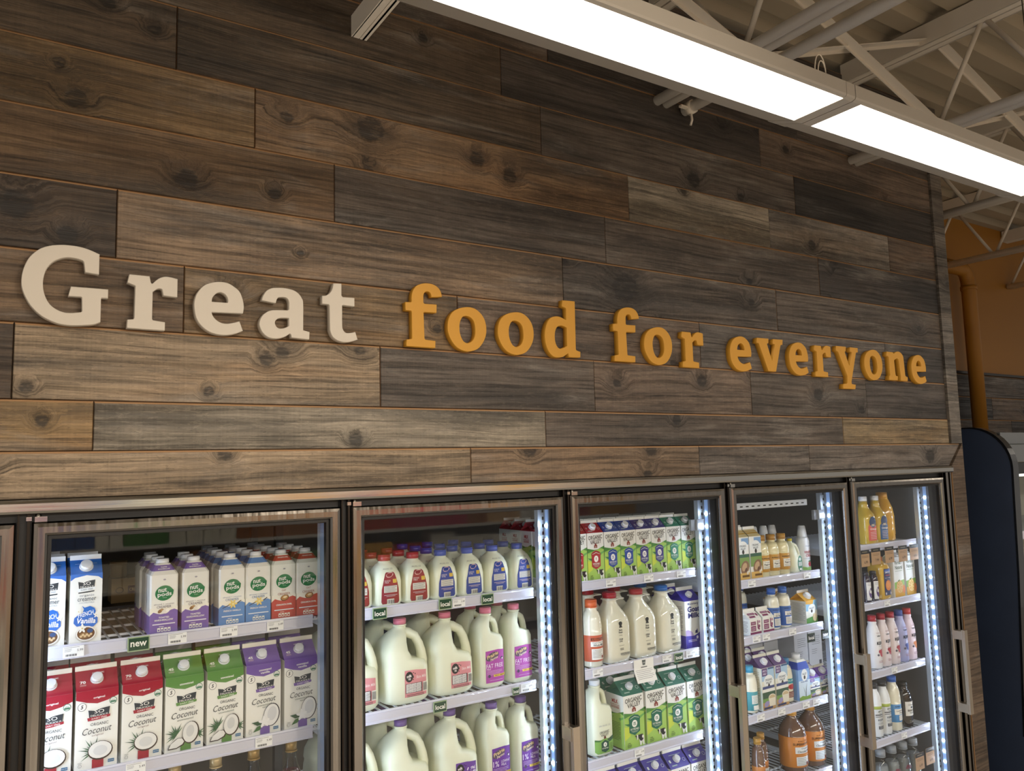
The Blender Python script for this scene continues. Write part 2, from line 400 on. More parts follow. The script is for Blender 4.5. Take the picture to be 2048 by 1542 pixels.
wr = MB(); wr.box(4.04, 4.08, .10, 1.30, 0, 3.83, WALLM); structure(wr.build('wall_right'))
# corner boards
t1 = MB(); t1.box(3.999, 4.098, -.016, .008, 2.0665, 3.822, WOOD); o = structure(t1.build('trim_1')); o.color = hexobj('#6f675e')
t1b = MB(); o_ = [(3.982, 0), (4.098, 0), (4.098, 2.0665), (3.982, 1.9535)]
t1b.v = [(x, -.016, z) for x, z in o_]+[(x, .008, z) for x, z in o_]
t1b.face((0, 1, 2, 3), WOOD); t1b.face((7, 6, 5, 4), WOOD)
for k in range(4):
    j = (k+1) % 4; t1b.face((k, k+4, j+4, j), EDGE if k == 3 else WOOD)
o = structure(t1b.build('trim_2')); o.color = hexobj('#5f4f40')
# rear orange wall with plank dado
wb = MB(); wb.box(4.08, 10.0, 1.06, 1.16, 0, 3.88, ORANGE); wall_rear = structure(wb.build('wall_rear'))
for r, (z0, z1, js, tones) in enumerate([(2.09, 2.28, [4.08, 5.2, 6.9, 8.3, 10], 'D1 B2 D2 D1'), (2.28, 2.456, [4.08, 5.9, 6.62, 8.2, 10], 'D1 C1 B2 D2'), (2.456, 2.63, [4.08, 5.98, 7.4, 8.9, 10], 'B2 D1 D2 D1')]):
    for k, t in enumerate(tones.split()):
        o = link('plank', plank_mesh(js[k+1]-js[k]-.003, z1-z0-.003, .004), wall_rear, ((js[k]+js[k+1])/2, 1.05, (z0+z1)/2)); o.color = hexobj(TONE[t])
led = MB(); led.box(4.08, 10, 1.02, 1.06, 2.63, 2.648, BRONZE); o = structure(led.build('trim_3', wall_rear))
fl = MB(); fl.box(-4, 10, -8, 1.16, -.1, 0, CONC); structure(fl.build('floor'))
# corrugated roof deck, ribs running along the wall
ck = MB(); prof = []; y = -7.0
while y < 1.2:
    prof += [(y, 3.872), (y+.085, 3.872), (y+.105, 3.918), (y+.180, 3.918)]; y += .2
n = len(prof)
for x in (-3.0, 10.0): ck.v += [(x, p[0], p[1]) for p in prof]
for k in range(n-1): ck.face((k, k+1, n+k+1, n+k), DECK)
top = len(ck.v); ck.v += [(-3, -7, 3.96), (10, -7, 3.96), (10, prof[-1][0], 3.96), (-3, prof[-1][0], 3.96)]; ck.face((top, top+1, top+2, top+3), DECK)
structure(ck.build('ceiling'))

# ------------------------------------------------------------------ roof joists, bridging, conduit
JX = [-.355, .885, 2.13, 3.36, 4.59, 5.83, 7.07]
JN = ['above the first letters of the sign, partly past the frame', 'ending in the plank wall above the word Great', 'ending in the wall beside the conduit', 'ending in the wall above the word everyone', 'first joist past the wooden corner', 'second joist past the wooden corner', 'farthest joist seen against the orange wall']
def joist(x, yend, name):
    t = empty('roof_joist', (x, yend, 3.38)); tag(t, 'painted steel bar joist '+name, 'joist', 'roof joists')
    for s in (-1, 1):
        m = MB(); m.box(s*.042-.003, s*.042+.003, -6-yend, 0, .395, .484, JOIST); m.box(min(0, s*.042)+(.004 if s > 0 else 0), max(0, s*.042)-(.004 if s < 0 else 0), -6-yend, 0, .395, .401, JOIST); m.build('top_chord', t)
        m = MB()
        if abs(x-.885) < .01: m.box(s*.012-.011, s*.012+.011, -6-yend, 0, -.078, -.071, PIPE); m.box(s*.012-.011*(s < 0)-.003, s*.012-.011*(s < 0)+.003, -6-yend, 0, -.078, -.012-.02*(s > 0), PIPE)
        else: m.tube([(s*.0235, -6-yend, .018), (s*.0235, 0, .018)], .0195, 12, PIPE)
        m.build('bottom_chord', t)
    yb = -.40-yend+.48*math.floor((yend+.40)/.48); k = 0
    while yb > -4.2-yend:
        for dy in (-.23, .25):
            if yb+dy > -.02: continue
            m = MB(); m.tube([(0, yb, .01), (0, yb+dy, .42)], .0105, 8, JOIST); m.build('web_rod', t)
        yb -= .48
    return t
for x, nm in zip(JX, JN): joist(x, .0 if x < 4.1 else 1.05, nm)
for k in range(len(JX)-1):
    for a, b, w in ((3.41, 3.80, 'rising'), (3.80, 3.41, 'falling')):
        y = -.40 if w == 'rising' else -.43
        m = MB(); dx = JX[k+1]-JX[k]-.07
        m.bar((0, 0, a), (dx, 0, b), .036, .004, JOIST); m.bar((0, .018, a), (dx, .018, b), .004, .030, JOIST)
        o = m.build('bridging_angle', None, (JX[k]+.035, y, 0)); tag(o, 'flat steel bridging strut %s to the right between joists, bay %s' % (w, ('left of the word Great', 'over the word Great', 'over the first food letters', 'over the word everyone', 'just past the wooden corner', 'against the orange wall')[k]), 'strut', 'bridging between roof joists')
m = MB(); m.tube([(0, -6, 0), (0, 0, 0)], .021, 12, PIPE); pipe = m.build('conduit_pipe', None, (2.245, -.012, 3.386)); tag(pipe, 'painted conduit pipe ending at the plank wall beside a joist', 'pipe')
m = MB(); m.cyl((0, -.05, 0), (0, 1, 0), .027, .027, .03, 10, JOIST); m.tube([(0, -.035, -.02), (.004, -.035, -.05), (.0, -.03, -.07)], .005, 6, JOIST); m.box(-.06, 0, -.045, -.03, -.012, -.004, JOIST); m.build('pipe_clamp', pipe)

# ------------------------------------------------------------------ linear ceiling lights
def light(x0, L, lab, loop):
    t = empty('linear_ceiling_light', (x0, -.93, 2.9)); tag(t, lab, 'ceiling light', 'row of linear ceiling lights')
    P = [(-.089, .0), (-.098, .003), (-.100, .008), (-.100, .040), (-.06, .062), (.06, .070), (.140, .052), (.140, .031), (.0585, .0005)]
    m = MB(); a, b = .010, L-.010
    for x in (a, b): m.v += [(x, p[0], p[1]) for p in P]
    n = len(P)
    for k in range(n-1): m.face((k, n+k, n+k+1, k+1), FIXT)
    m.face(range(n), FIXT); m.face([n+i for i in reversed(range(n))], FIXT); m.build('housing', t)
    d = MB(); d.box(.036, L-.036, -.0885, .0575, -.0005, .004, LENSM); d.build('diffuser', t)
    for xx in (.0015, L-.0355):
        e = MB(); e.v = [(xx, p[0]*1.01, p[1]-.0015) for p in P]+[(xx+.034, p[0]*1.01, p[1]-.0015) for p in P]
        e.face(list(range(n)), FIXT); e.face([n+i for i in reversed(range(n))], FIXT)
        for k in range(n): e.face((k, n+k, n+(k+1) % n, (k+1) % n), FIXT)
        e.build('end_cap', t)
    if loop:
        for rr, dx in ((.036, 0), (.026, .006)):
            w = MB(); w.tube([(L-.10+dx+rr*.62*math.cos(i*math.pi/10), -.075, .05+rr*1.5*math.sin(i*math.pi/10)) for i in range(-1, 12)], .0016, 6, mat('#e0d6c4', .4)); w.build('cable_loop', t)
for i, x0 in enumerate((-.664, .563, 1.79, 3.017, 4.244)):
    light(x0, 1.227, ('bright linear ceiling light beyond the left end of the row', 'bright linear ceiling light, longest in view, crossing the top of the wall', 'bright linear ceiling light after the first dark joint, nearer the corner', 'bright linear ceiling light at the far end, just entering the frame', 'bright linear ceiling light past the wooden corner')[i], i == 1)
m = MB(); m.tube([(0, 0, 0), (-.015, 0, .9)], .002, 6, mat('#4a4438', .5)); sw = m.build('suspension_wire', None, (3.0, -.93, 2.965)); tag(sw, 'thin suspension wire rising from the far ceiling light', 'wire')
m = MB()
for k in range(9): m.cyl((-.002*k/9, 0, .26+.018*k), (0, 0, 1), .006, .006, .011, 6, mat('#4a4438', .5))
m.build('strap_links', sw)['kind'] = 'stuff'

# ------------------------------------------------------------------ the sign
GLYPH = {
 'G': ('c160,175 c160,125 c130,127 c127,151 c124,155 s113,158 s94,159 s77,154 s61,143 s49,124 s44,101 s44,82 s48,63 s56,46 s68,34 s85,26 s102,25 s120,28 c124,29 c126,31 c125,64 c123,66 c96,65 c101,89 c181,90 c181,68 c167,68 c166,65 c166,8 s151,1 s126,-3 s102,-5 s79,-3 s59,4 s40,15 s22,33 s10,53 s2,74 s0,90 s1,110 s7,134 s17,154 s34,172 s53,182 s73,187 s93,189 s118,188 s139,183',
       ''),
 'r': ('c4,133 c50,133 c53,119 c54,116 c56,115 c58,116 s66,125 s75,132 s86,136 s99,136 c116,133 c116,86 c83,87 c80,102 c77,104 s69,103 c58,94 c58,25 c60,22 c88,19 c88,-2 c1,-2 c2,19 c15,21 c17,24 c18,105 c16,106 c0,112',
       ''),
 'e': ('c123,58 c43,55 s46,46 s54,36 s66,29 s80,27 s95,30 c114,36 c123,11 s106,3 s83,-3 s59,-3 s37,3 s18,17 s5,37 s0,64 s1,85 s8,104 s22,122 s40,132 s61,137 s82,136 s99,128 s114,115 s122,95 s125,75',
       'c43,82 s45,93 s53,104 s63,109 s73,107 s81,99 s84,88 c83,83'),
 'a': ('c6,98 s9,110 s18,125 s32,134 s49,137 s70,138 s91,135 s106,127 s116,114 s120,98 c120,25 c138,21 c137,0 c87,2 c86,10 c83,13 s71,4 s55,-2 s39,-4 s23,-1 s10,9 s2,23 s0,37 s5,52 s15,64 s29,72 s46,75 c77,77 c80,80 c80,99 s77,108 s70,112 s60,112 s51,110 s46,103 c44,94',
       'c80,55 s64,55 s51,52 s43,45 s42,38 s46,29 s54,25 s64,26 s74,30 c80,34'),
 't': ('c33,166 c57,168 c57,133 c61,129 c96,130 c96,105 c62,106 c59,104 s59,51 s61,36 s69,27 s82,27 c98,31 c105,9 s89,3 s67,-1 s47,2 s31,12 s23,28 s22,45 c21,101 c19,104 c0,104 c0,127 s11,129 s21,136 s29,148',
       ''),
 'f': ('c125,161 c88,156 s86,165 s81,171 s73,172 s66,169 s62,162 c61,154 c61,137 c64,134 c106,135 c105,109 c64,108 c61,106 c63,28 c65,24 c100,22 c99,0 c2,0 c3,20 c19,23 c21,25 c21,105 c19,108 c1,108 c0,133 c20,135 c21,138 s21,151 s25,169 s36,185 s53,194 s72,198 s94,197 s111,189 s121,176',
       ''),
 'o': ('s71,137 s97,135 s119,122 s134,102 s140,76 s137,49 s124,24 s104,5 s75,-4 s52,-2 s31,7 s14,25 s2,49 s0,73 s5,97 s19,117 s41,130',
       's68,108 s83,104 s94,92 s98,71 s97,50 s88,32 s72,23 s58,26 s48,40 s43,58 s43,79 s48,95 s56,105'),
 'd': ('c77,194 c131,195 c129,29 c132,25 c148,21 c147,1 c98,0 c96,10 c94,12 s74,0 s54,-4 s34,-2 s17,11 s5,32 s0,59 s2,87 s12,113 s28,130 s48,136 s68,135 c91,127 c92,164 c90,168 c75,172',
       'c92,100 s78,105 s65,105 s51,98 s43,80 s42,57 s47,39 s57,28 s71,29 c91,38'),
 'v': ('c4,132 c75,133 c74,115 c64,110 c90,42 c113,111 c100,113 c102,133 c164,134 c161,112 c149,111 c111,-2 c63,-2 c13,110 c0,111',
       ''),
 'y': ('c2,131 c74,131 c71,112 c63,107 c90,46 c116,109 c101,111 c103,131 c161,131 c160,111 c146,109 c98,-26 c100,-35 c128,-37 c123,-57 c34,-57 c38,-36 c61,-34 c67,-30 c71,-1 c14,105 c0,109',
       ''),
 'n': ('c3,128 c52,128 c60,122 s83,132 s110,132 s132,118 s138,97 c142,23 c146,17 c162,14 c159,-5 c102,-5 c104,15 c97,87 s92,97 s78,99 c59,89 c63,21 c68,16 c80,15 c77,-5 c8,-5 c11,15 c18,17 c17,102 c11,106 c0,107',
       ''),
}
def outline(s):
    pts = []
    for w in s.split(): a, b = w[1:].split(','); pts.append((w[0] == 's', Vector((int(a)/1000, int(b)/1000))))
    n = len(pts); out = []
    for i in range(n):
        f1, p1 = pts[i]; f2, p2 = pts[(i+1) % n]; out.append(p1)
        if not (f1 or f2): continue
        p0 = pts[i-1][1] if f1 else p1*2-p2; p3 = pts[(i+2) % n][1] if f2 else p2*2-p1
        if not f1: p0 = p1-(p2-p1)*.6
        if not f2: p3 = p2+(p2-p1)*.6
        for t in (.25, .5, .75):
            out.append(.5*((2*p1)+(p2-p0)*t+(2*p0-5*p1+4*p2-p3)*t*t+(3*p1-p0-3*p2+p3)*t**3))
    return out
_GM = {}
def glyph_mesh(ch, mt):
    k = (ch, mt.name)
    if k in _GM: return _GM[k]
    cu = bpy.data.curves.new('letter', 'CURVE'); cu.dimensions = '2D'; cu.fill_mode = 'BOTH'; cu.extrude = .0105; cu.bevel_depth = .0010; cu.bevel_resolution = 0; cu.offset = -.001
    for s in GLYPH[ch]:
        if not s: continue
        P = outline(s); sp = cu.splines.new('POLY'); sp.points.add(len(P)-1); sp.use_cyclic_u = True
        for q, p in zip(sp.points, P): q.co = (p.x, p.y, 0, 1)
    ob = bpy.data.objects.new('letter', cu); me = bpy.data.meshes.new_from_object(ob); bpy.data.objects.remove(ob); bpy.data.curves.remove(cu)
    me.transform(Matrix.Rotation(math.pi/2, 4, 'X')); me.materials.clear(); me.materials.append(mt); _GM[k] = me
    return me
SIGN = [('G', .040, 'white capital letter G starting the wall sign'), ('r', .263, 'white letter r after the capital G'), ('e', .420, 'white letter e in the white word of the sign'), ('a', .586, 'white letter a in the white word of the sign'), ('t', .760, 'white letter t ending the white word of the sign'),
 ('f', 1.016, 'amber letter f starting the word food, right after the white word'), ('o', 1.158, 'amber letter o right after the f of food'), ('o', 1.340, 'amber letter o right before the d of food'), ('d', 1.524, 'amber letter d ending the word food'),
 ('f', 1.821, 'amber letter f starting the short word for'), ('o', 1.965, 'amber letter o in the middle of the short word for'), ('r', 2.154, 'amber letter r ending the short word for'),
 ('e', 2.416, 'amber letter e starting the word everyone'), ('v', 2.575, 'amber letter v in the word everyone'), ('e', 2.774, 'amber letter e between v and r of everyone'), ('r', 2.941, 'amber letter r between e and y of everyone'), ('y', 3.095, 'amber letter y dropping below the line of the sign'), ('o', 3.298, 'amber letter o after the y of everyone'), ('n', 3.476, 'amber letter n near the end of everyone'), ('e', 3.675, 'amber letter e ending the sign by the wall corner')]
_x0 = {}
for i, (ch, x, lab) in enumerate(SIGN):
    if ch in 'eo' or ch not in _x0: _x0.setdefault(ch, x)
for ch, x in (('v', 2.575),): _x0[ch] = x
for i, (ch, x, lab) in enumerate(SIGN):
    o = link('sign_letter', glyph_mesh(ch, WHITE_SIGN if i < 5 else YELLOW_SIGN), None, (x, -.0165, 2.3674-.0033*(x-_x0[ch]))); tag(o, lab, 'letter', 'letters of the wall sign')

# ------------------------------------------------------------------ orange pipe and the open case on the right
m = MB(); m.tube([(0, 0, 0), (0, 0, 1.16), (-.02, .0, 1.22), (-.07, 0, 1.255), (-.35, 0, 1.26)], .052, 16, ORANGE)
o = m.build('orange_pipe', None, (6.20, .94, 2.16)); tag(o, 'orange painted pipe rising past the plank dado to the orange wall', 'pipe')
m = MB(); m.cyl((0, 0, 1.10), (0, 0, 1), .058, .058, .03, 16, ORANGE); m.build('pipe_collar', o)
case = empty('open_cooler_case', (4.42, 1.0, 0)); tag(case, 'open refrigerated case with a dark navy rounded end panel beside the corner', 'refrigerator')
P = [(-.02, 0), (-.02, 2.155), (-.86, 2.150)]
for k in range(0, 11):
    a = math.radians(90-9*k); P.append((-.91-.205*math.cos(a), 1.935+.215*math.sin(a)))
P += [(-1.10, 1.4), (-1.06, .6), (-1.06, 0)]
m = MB(); n = len(P); m.v = [(-.045, y, z) for y, z in P]+[(0, y, z) for y, z in P]
m.face(list(range(n)), NAVY); m.face([n+i for i in reversed(range(n))], NAVY)
for k in range(n): m.face((k, n+k, n+(k+1) % n, (k+1) % n), NAVY)
m.build('end_panel', case)
m = MB(); e = P[2:-1]; rs = []
for y, z in e: rs.append([(-.0475, y-.003, z+.003), (.008, y-.003, z+.003), (.008, y+.008, z-.004), (-.0475, y+.008, z-.004)])
m.rings(rs, mat('#101216', .22, coat=.5, name='panel_bumper'), False); m.build('bumper_edge', case)
CS = mat('#7d7f80', .3, .7); CD = mat('#15181a', .4)
m = MB(); m.box(.012, 4.4, -1.04, -.1, 2.06, 2.12, CS); m.box(.012, 4.4, -1.06, -.95, 1.965, 2.055, CS); m.box(.012, 4.4, -1.055, -.95, 1.90, 1.96, CD); m.build('canopy', case)
m = MB(); m.box(.012, 4.4, -.15, -.05, .3, 2.06, mat('#b9b7a9', .5)); m.box(.012, 4.4, -1.05, -.05, 0, .45, CD); m.build('body', case)
m = MB(); m.box(.05, 4.3, -.92, -.88, 1.88, 1.897, mat('#f3f6ea', .5, emit=2.0)); m.build('light_tube', case)
for z in (1.55, 1.2, .85):
    m = MB(); m.box(.012, 4.4, -.85, -.15, z-.02, z, ZINC); m.box(.012, 4.4, -.86, -.85, z-.03, z+.015, RAIL); m.build('shelf', case)

# the aisle opposite, behind the viewer: seen only as colour in the steel and the glass
far = empty('opposite_shelving', (1.5, -6.2, 0)); tag(far, 'stocked grocery shelving across the aisle, seen only reflected in steel', 'shelving')
m = MB(); m.box(-5, 6, -.5, -.45, 0, 2.3, mat('#8f8a80', .6))
for k in range(6): m.box(-5, 6, -.45, .05, .12+k*.4, .15+k*.4, mat('#c9c4ba', .5))
m.build('shelf_frame', far)
m = MB(); fr_ = random.Random(11); pal = ['#c9c2b0', '#d8d2c4', '#b0402f', '#d9a23c', '#4f7d46', '#39598f', '#e0dccf', '#8f5a34', '#cfa878', '#a83a52']
for k in range(5):
    x = -4.95
    while x < 5.8:
        w = fr_.choice((.09, .12, .16, .2)); n = fr_.randint(2, 5); c = fr_.choice(pal); h = fr_.uniform(.2, .33)
        for q in range(n): m.box(x, x+w-.008, -.35, -.02, .15+k*.4, .15+k*.4+h, ink(c)); x += w
m.build('stock', far)['kind'] = 'stuff'

# ------------------------------------------------------------------ walk-in cooler front
PITCH = .7735
DX = [.08+PITCH*i for i in range(-1, 5)]           # left edge of each door
DW = .742; DTOP = 1.903; DBOT = .10
cooler = empty('walk_in_cooler', (.08, 0, 0)); tag(cooler, 'stainless glass-door walk-in cooler built into the plank wall', 'refrigerator')
CX = -.08
m = MB(); P = [(-.020, 1.9235), (-.024, 1.929), (-.024, 1.946), (-.019, 1.9545), (.008, 1.9545), (.008, 1.9235)]
m.v = [(x+CX, y, z) for x in (-1.0, 3.982) for y, z in P]; n = len(P)
for k in range(n): m.face((k, n+k, n+(k+1) % n, (k+1) % n), STEEL)
m.face(list(range(n)), STEEL); m.face([n+i for i in reversed(range(n))], STEEL); m.build('header_trim', cooler)
m = MB(); m.box(-1.0+CX, 3.99+CX, .014, .06, 1.86, 1.955, BLACK); m.build('header_recess', cooler)
for i in range(-1, 6):
    xr = .08+PITCH*i-.0158+CX
    m = MB(); m.box(xr-.0155, xr+.0155, .010, .075, .06, 1.925, BLACK); m.box(xr-.013, xr-.009, -.002, .01, .06, 1.923, BRONZE); m.box(xr+.006, xr+.012, -.002, .01, .06, 1.923, BRONZE); m.build('mullion', cooler)
m = MB(); m.box(3.933+CX, 3.952+CX, -.010, .06, 0, 1.9235, STEEL_V); m.box(3.952+CX, 3.966+CX, -.003, .06, 0, 1.9235, BRONZE); m.box(3.966+CX, 3.983+CX, -.012, .02, 0, 1.9235, STEEL_V); m.build('side_trim', cooler)
m = MB(); m.box(-1.0+CX, 3.985+CX, -.03, .06, 0, .095, STEEL); m.build('kick_plate', cooler)
m = MB(); m.box(-1.0+CX, 4.03+CX, 1.50, 1.54, .0, 2.2, INNER); o = structure(m.build('wall_cooler_back')); o.location.x = .08
for xx in (-1.04, 4.0):
    m = MB(); m.box(xx+CX, xx+.03+CX, .105, 1.50, .0, 2.2, INNER); o = structure(m.build('wall_cooler_side')); o.location.x = .08
m = MB(); m.box(-1.0+CX, 4.03+CX, .105, 1.54, 2.2, 2.24, INNER); o = structure(m.build('ceiling_cooler')); o.location.x = .08
m = MB(); m.box(-1.0+CX, 4.0+CX, .02, 1.50, .0, .05, mat('#4c4c4a', .6)); o = structure(m.build('floor_cooler')); o.location.x = .08
SHELFW = {0: 'cropped leftmost', 1: 'creamer', 2: 'milk jug', 3: 'green carton', 4: 'eggnog', 5: 'juice'}
# light bars (one behind each mullion, shining left and back) and slotted uprights
for i in range(0, 6):
    xr = .08+PITCH*i-.0158+CX
    m = MB(); m.box(xr-.011, xr+.011, .0755, .118, .12, 1.895, mat('#79808c', .4, .3)); bar = m.build('light_bar', cooler)
    # narrow lens on the left face; broad hidden fill added on the right face
    m = MB(); m.box(xr-.0145, xr-.0112, .089, .105, .2, 1.86, CHIPL); m.build('led_lens', bar)
    m = MB(); m.box(xr+.0112, xr+.0145, .080, .116, .2, 1.86, CHIPB); m.build('led_hidden_fill', bar)
    m = MB(); z = 1.80
    while z > .25: m.cyl((xr-.0140, .097, z), (-1, -.1, 0), .0075, .0055, .004, 8, CHIP if i != 1 else mat('#cfd8e6', .4), False); z -= .0487
    o = m.build('led_chips', bar); o['kind'] = 'stuff'
for i in range(0, 6):
    for s in (0,):
        xc = .08+PITCH*i-.0158-.010; xr = 0
        m = MB(); m.box(xr-.021, xr+.021, .124, .132, .05, 1.905, POSTM); m.box(xr-.021, xr-.017, .132, .145, .05, 1.905, POSTM); m.box(xr+.017, xr+.021, .132, .145, .05, 1.905, POSTM)
        z = 1.88
        while z > .3: m.box(xr-.004, xr+.004, .1232, .1245, z-.011, z, BLACK); z -= .0254
        o = m.build('shelf_upright', None, (xc, 0, 0)); tag(o, 'slotted metal shelf upright behind the right edge of the %s door' % SHELFW[i], 'shelf upright', 'slotted shelf uprights')

def rect_ring(ins, y, w, z0, z1): return [(ins, y, z0+ins), (w-ins, y, z0+ins), (w-ins, y, z1-ins), (ins, y, z1-ins)]
fr = MB(); R = [(0, .028), (0, -.001), (.004, -.008), (.012, -.0105), (.026, -.0105), (.031, -.006), (.033, .002), (.033, .024), (0, .028)]
fr.rings([rect_ring(a, y, DW, DBOT, DTOP) for a, y in R], STEEL_V, False, False, False)
gk = MB(); R = [(.033, .0015), (.0405, .0015), (.0405, .020), (.033, .020), (.033, .0015)]
gk.rings([rect_ring(a, y, DW, DBOT, DTOP) for a, y in R], BLACK, False, False, False)
pane = MB(); pane.box(.039, DW-.039, .006, .016, DBOT+.039, DTOP-.039, GLASS)
hn = MB()
for z0, z1, zz in ((.80, .84, .79), (1.135, 1.175, 1.185)): hn.box(DW-.036, DW-.004, -.058, -.0085, z0, z1, HANDLE)
hn.box(DW-.034, DW-.008, -.066, -.050, .795, 1.18, HANDLE)
hb = MB(); hb.box(.005, .030, -.004, .02, DTOP, DTOP+.012, STEEL); hb.cyl((.012, .004, DTOP+.004), (0, 0, 1), .006, .006, .014, 10, STEEL); hb.box(-.012, -.001, -.004, .02, DTOP+.003, DTOP+.012, STEEL)
frm, gkm, pnm, hnm, hbm = (a.mesh(b) for a, b in ((fr, 'door'), (gk, 'gasket'), (pane, 'glass_pane'), (hn, 'handle'), (hb, 'hinge')))
for x in DX:
    d = link('door', frm, cooler, (x-.08, 0, 0))
    for nme, me in (('gasket', gkm), ('glass_pane', pnm), ('handle', hnm), ('hinge', hbm)): link(nme, me, d)

# ------------------------------------------------------------------ shelves with price rails
SW = .724
dk = MB(); zt = -.003
for k in range(26): 
    x = -SW/2+.012+k*(SW-.024)/25; dk.bar((x, .152, zt), (x, .72, zt), .0044, .0044, ZINC)
for y in (.155, .29, .43, .57, .715): dk.bar((-SW/2, y, zt-.005), (SW/2, y, zt-.005), .006, .006, ZINC)
for s in (-1, 1): dk.bar((s*(SW/2-.002), .15, zt-.012), (s*(SW/2-.002), .72, zt-.012), .004, .022, ZINC)
dkm = dk.mesh('wire_deck')
RW = .680
rl = MB(); P = [(.146, .001), (.139, .001), (.1375, -.003), (.1395, -.006), (.1405, -.027), (.1375, -.030), (.1385, -.034), (.146, -.034)]
rl.v = [(x, y, z) for x in (-RW/2, RW/2) for y, z in P]; n = len(P)
for k in range(n): rl.face((k, n+k, n+(k+1) % n, (k+1) % n), RAIL)
rl.face(list(range(n)), RAIL); rl.face([n+i for i in reversed(range(n))], RAIL); rlm = rl.mesh('price_rail')
_PL = {}
def price_mesh(pr):
    if pr not in _PL:
        a = Art(); a.rect('#f2f2f0', 0, 0, .046, .026); a.lines('#6d6d72', -.004, .0105, .034, 1, .003, .0008); a.lines('#77777c', -.012, .007, .016, 3, .0026, .0007)
        a.text('#3b3b40', pr, .0145, .003, .013, .0055)
        for i in range(12): a.rect('#2c2c30', -.017+i*.0021, -.0075, .0007+.0004*(i % 3), .005)
        m = MB(); a.emit(m, lambda u, v, o: (u, -.0004-o, v)); m.box(-.023, .023, -.0004, .0006, -.013, .013, ink('#f2f2f0')); _PL[pr] = m.mesh('price_label')
    return _PL[pr]
ORDW = ['top', 'second', 'third', 'fourth', 'fifth']
def shelf(door, k, z, prices=()):
    x = DX[door]+DW/2
    t = empty('wire_shelf', (x, 0, z)); tag(t, 'wire shelf with clear price rail, %s shelf behind the %s door' % (ORDW[k], SHELFW[door]), 'shelf', 'cooler shelves')
    link('wire_deck', dkm, t, (0, 0, -.007)); r = link('price_rail', rlm, t)
    for px, pr in prices: link('price_label', price_mesh(pr), r, (px-x, .1375, -.0170))
    return t
SH = {(1, 0): 1.592, (1, 1): 1.284, (1, 2): .965, (2, 0): 1.590, (2, 1): 1.285, (2, 2): .972, (3, 0): 1.590, (3, 1): 1.284, (3, 2): .974, (3, 3): .668,
      (4, 0): 1.514, (4, 1): 1.288, (4, 2): .975, (4, 3): .676, (5, 0): 1.597, (5, 1): 1.329, (5, 2): 1.017, (5, 3): .711, (5, 4): .425}
PRICES = {(1, 0): [(.183, '5.99'), (.424, '5.99'), (.555, '5.99'), (.682, '5.49')], (1, 1): [(.33, '5.49'), (.652, '5.49')], (2, 0): [(1.272, '3.49')], (2, 1): [(1.525, '4.99')], (2, 2): [(.955, '4.99')],
 (3, 0): [(1.905, '4.49'), (2.09, '4.49'), (2.26, '4.49')], (3, 1): [(1.83, '6.49'), (2.165, '4.99'), (2.29, '5.99')], (3, 2): [(2.01, '5.49')],
 (4, 0): [(2.66, '5.99'), (3.02, '4.99')], (4, 1): [(2.67, '3.99'), (2.73, '4.49'), (2.90, '5.49')], (4, 2): [(2.67, '4.49'), (2.80, '5.99'), (2.96, '4.99'), (3.03, '3.99')], (5, 1): [(3.60, '6.99')], (5, 2): [(3.62, '3.99')], (5, 3): [(3.66, '5.99')]}
for k in SH: shelf(k[0], k[1], SH[k], PRICES.get(k, ()))
# an empty crossbar over the eggnog shelf, and grey rail clips
m = MB(); m.box(-.235, .235, .128, .146, 0, .004, ZINC); m.box(-.235, .235, .126, .130, -.022, .004, ZINC)
for i in range(12): m.box(-.2+i*.036, -.184+i*.036, .1252, .1262, -.013, -.008, BLACK)
o = m.build('crossbar', None, (2.80, 0, 1.825)); tag(o, 'slotted metal crossbar hanging empty above the eggnog shelf', 'bar')
for x, nm in ((2.300, 'green carton'), (3.06, 'eggnog')):
    m = MB(); m.box(0, .075, .112, .1245, -.02, .022, mat('#9b9c9e', .4, .5)); m.box(.03, .034, .108, .1125, -.02, .022, mat('#c9cbce', .35, .5)); o = m.build('upright_clip', None, (x, 0, 1.757)); tag(o, 'small grey clip on the upright at the top of the %s door' % nm, 'clip')
# hanging and clipped shelf signs
def sign_plate(word, x, z, lab, w=.046, h=.034, y=.1335, bg='#22452f', rim='#9db089'):
    m = MB(); m.box(-w/2, w/2, 0, .0025, -h/2, h/2, ink(rim)); a = Art(); a.rect(bg, 0, 0, w*.90, h*.84); a.text('#f4f2e8', word, 0, .0, w*.74, h*.42 if word == 'local' else h*.34, bold=.02)
    a.emit(m, lambda u, v, o: (u, -o, v)); o = m.build('shelf_sign', None, (x, y, z)); tag(o, lab, 'sign', 'green shelf signs'); return o
sign_plate('new', .330, 1.574, 'green shelf sign reading new on the creamer rail', .052, .036)
sign_plate('local', .997, 1.572, 'leftmost green local sign on the rail under the small jugs')
sign_plate('local', 1.221, 1.575, 'middle green local sign on the rail under the small jugs')
sign_plate('local', 1.378, 1.573, 'rightmost green local sign on the rail under the small jugs')
sign_plate('local', 1.197, 1.264, 'green local sign on the rail under the pink-capped gallons')
sign_plate('local', 1.480, 1.263, 'tiny dark local sign beside a price at the rail end under pink jugs', .026, .024)
sign_plate('local', 2.224, 1.264, 'green local sign on the rail below the glass milk bottles', .045, .032)
sign_plate('local', 3.010, 1.233, 'dark local sign hanging under the second eggnog-door rail', .050, .036, .128, '#10180f', '#39462f')
sign_plate('new', 3.100, 1.235, 'dark sign reading new hanging at the second eggnog-door rail end', .046, .034, .122, '#10180f', '#39462f')
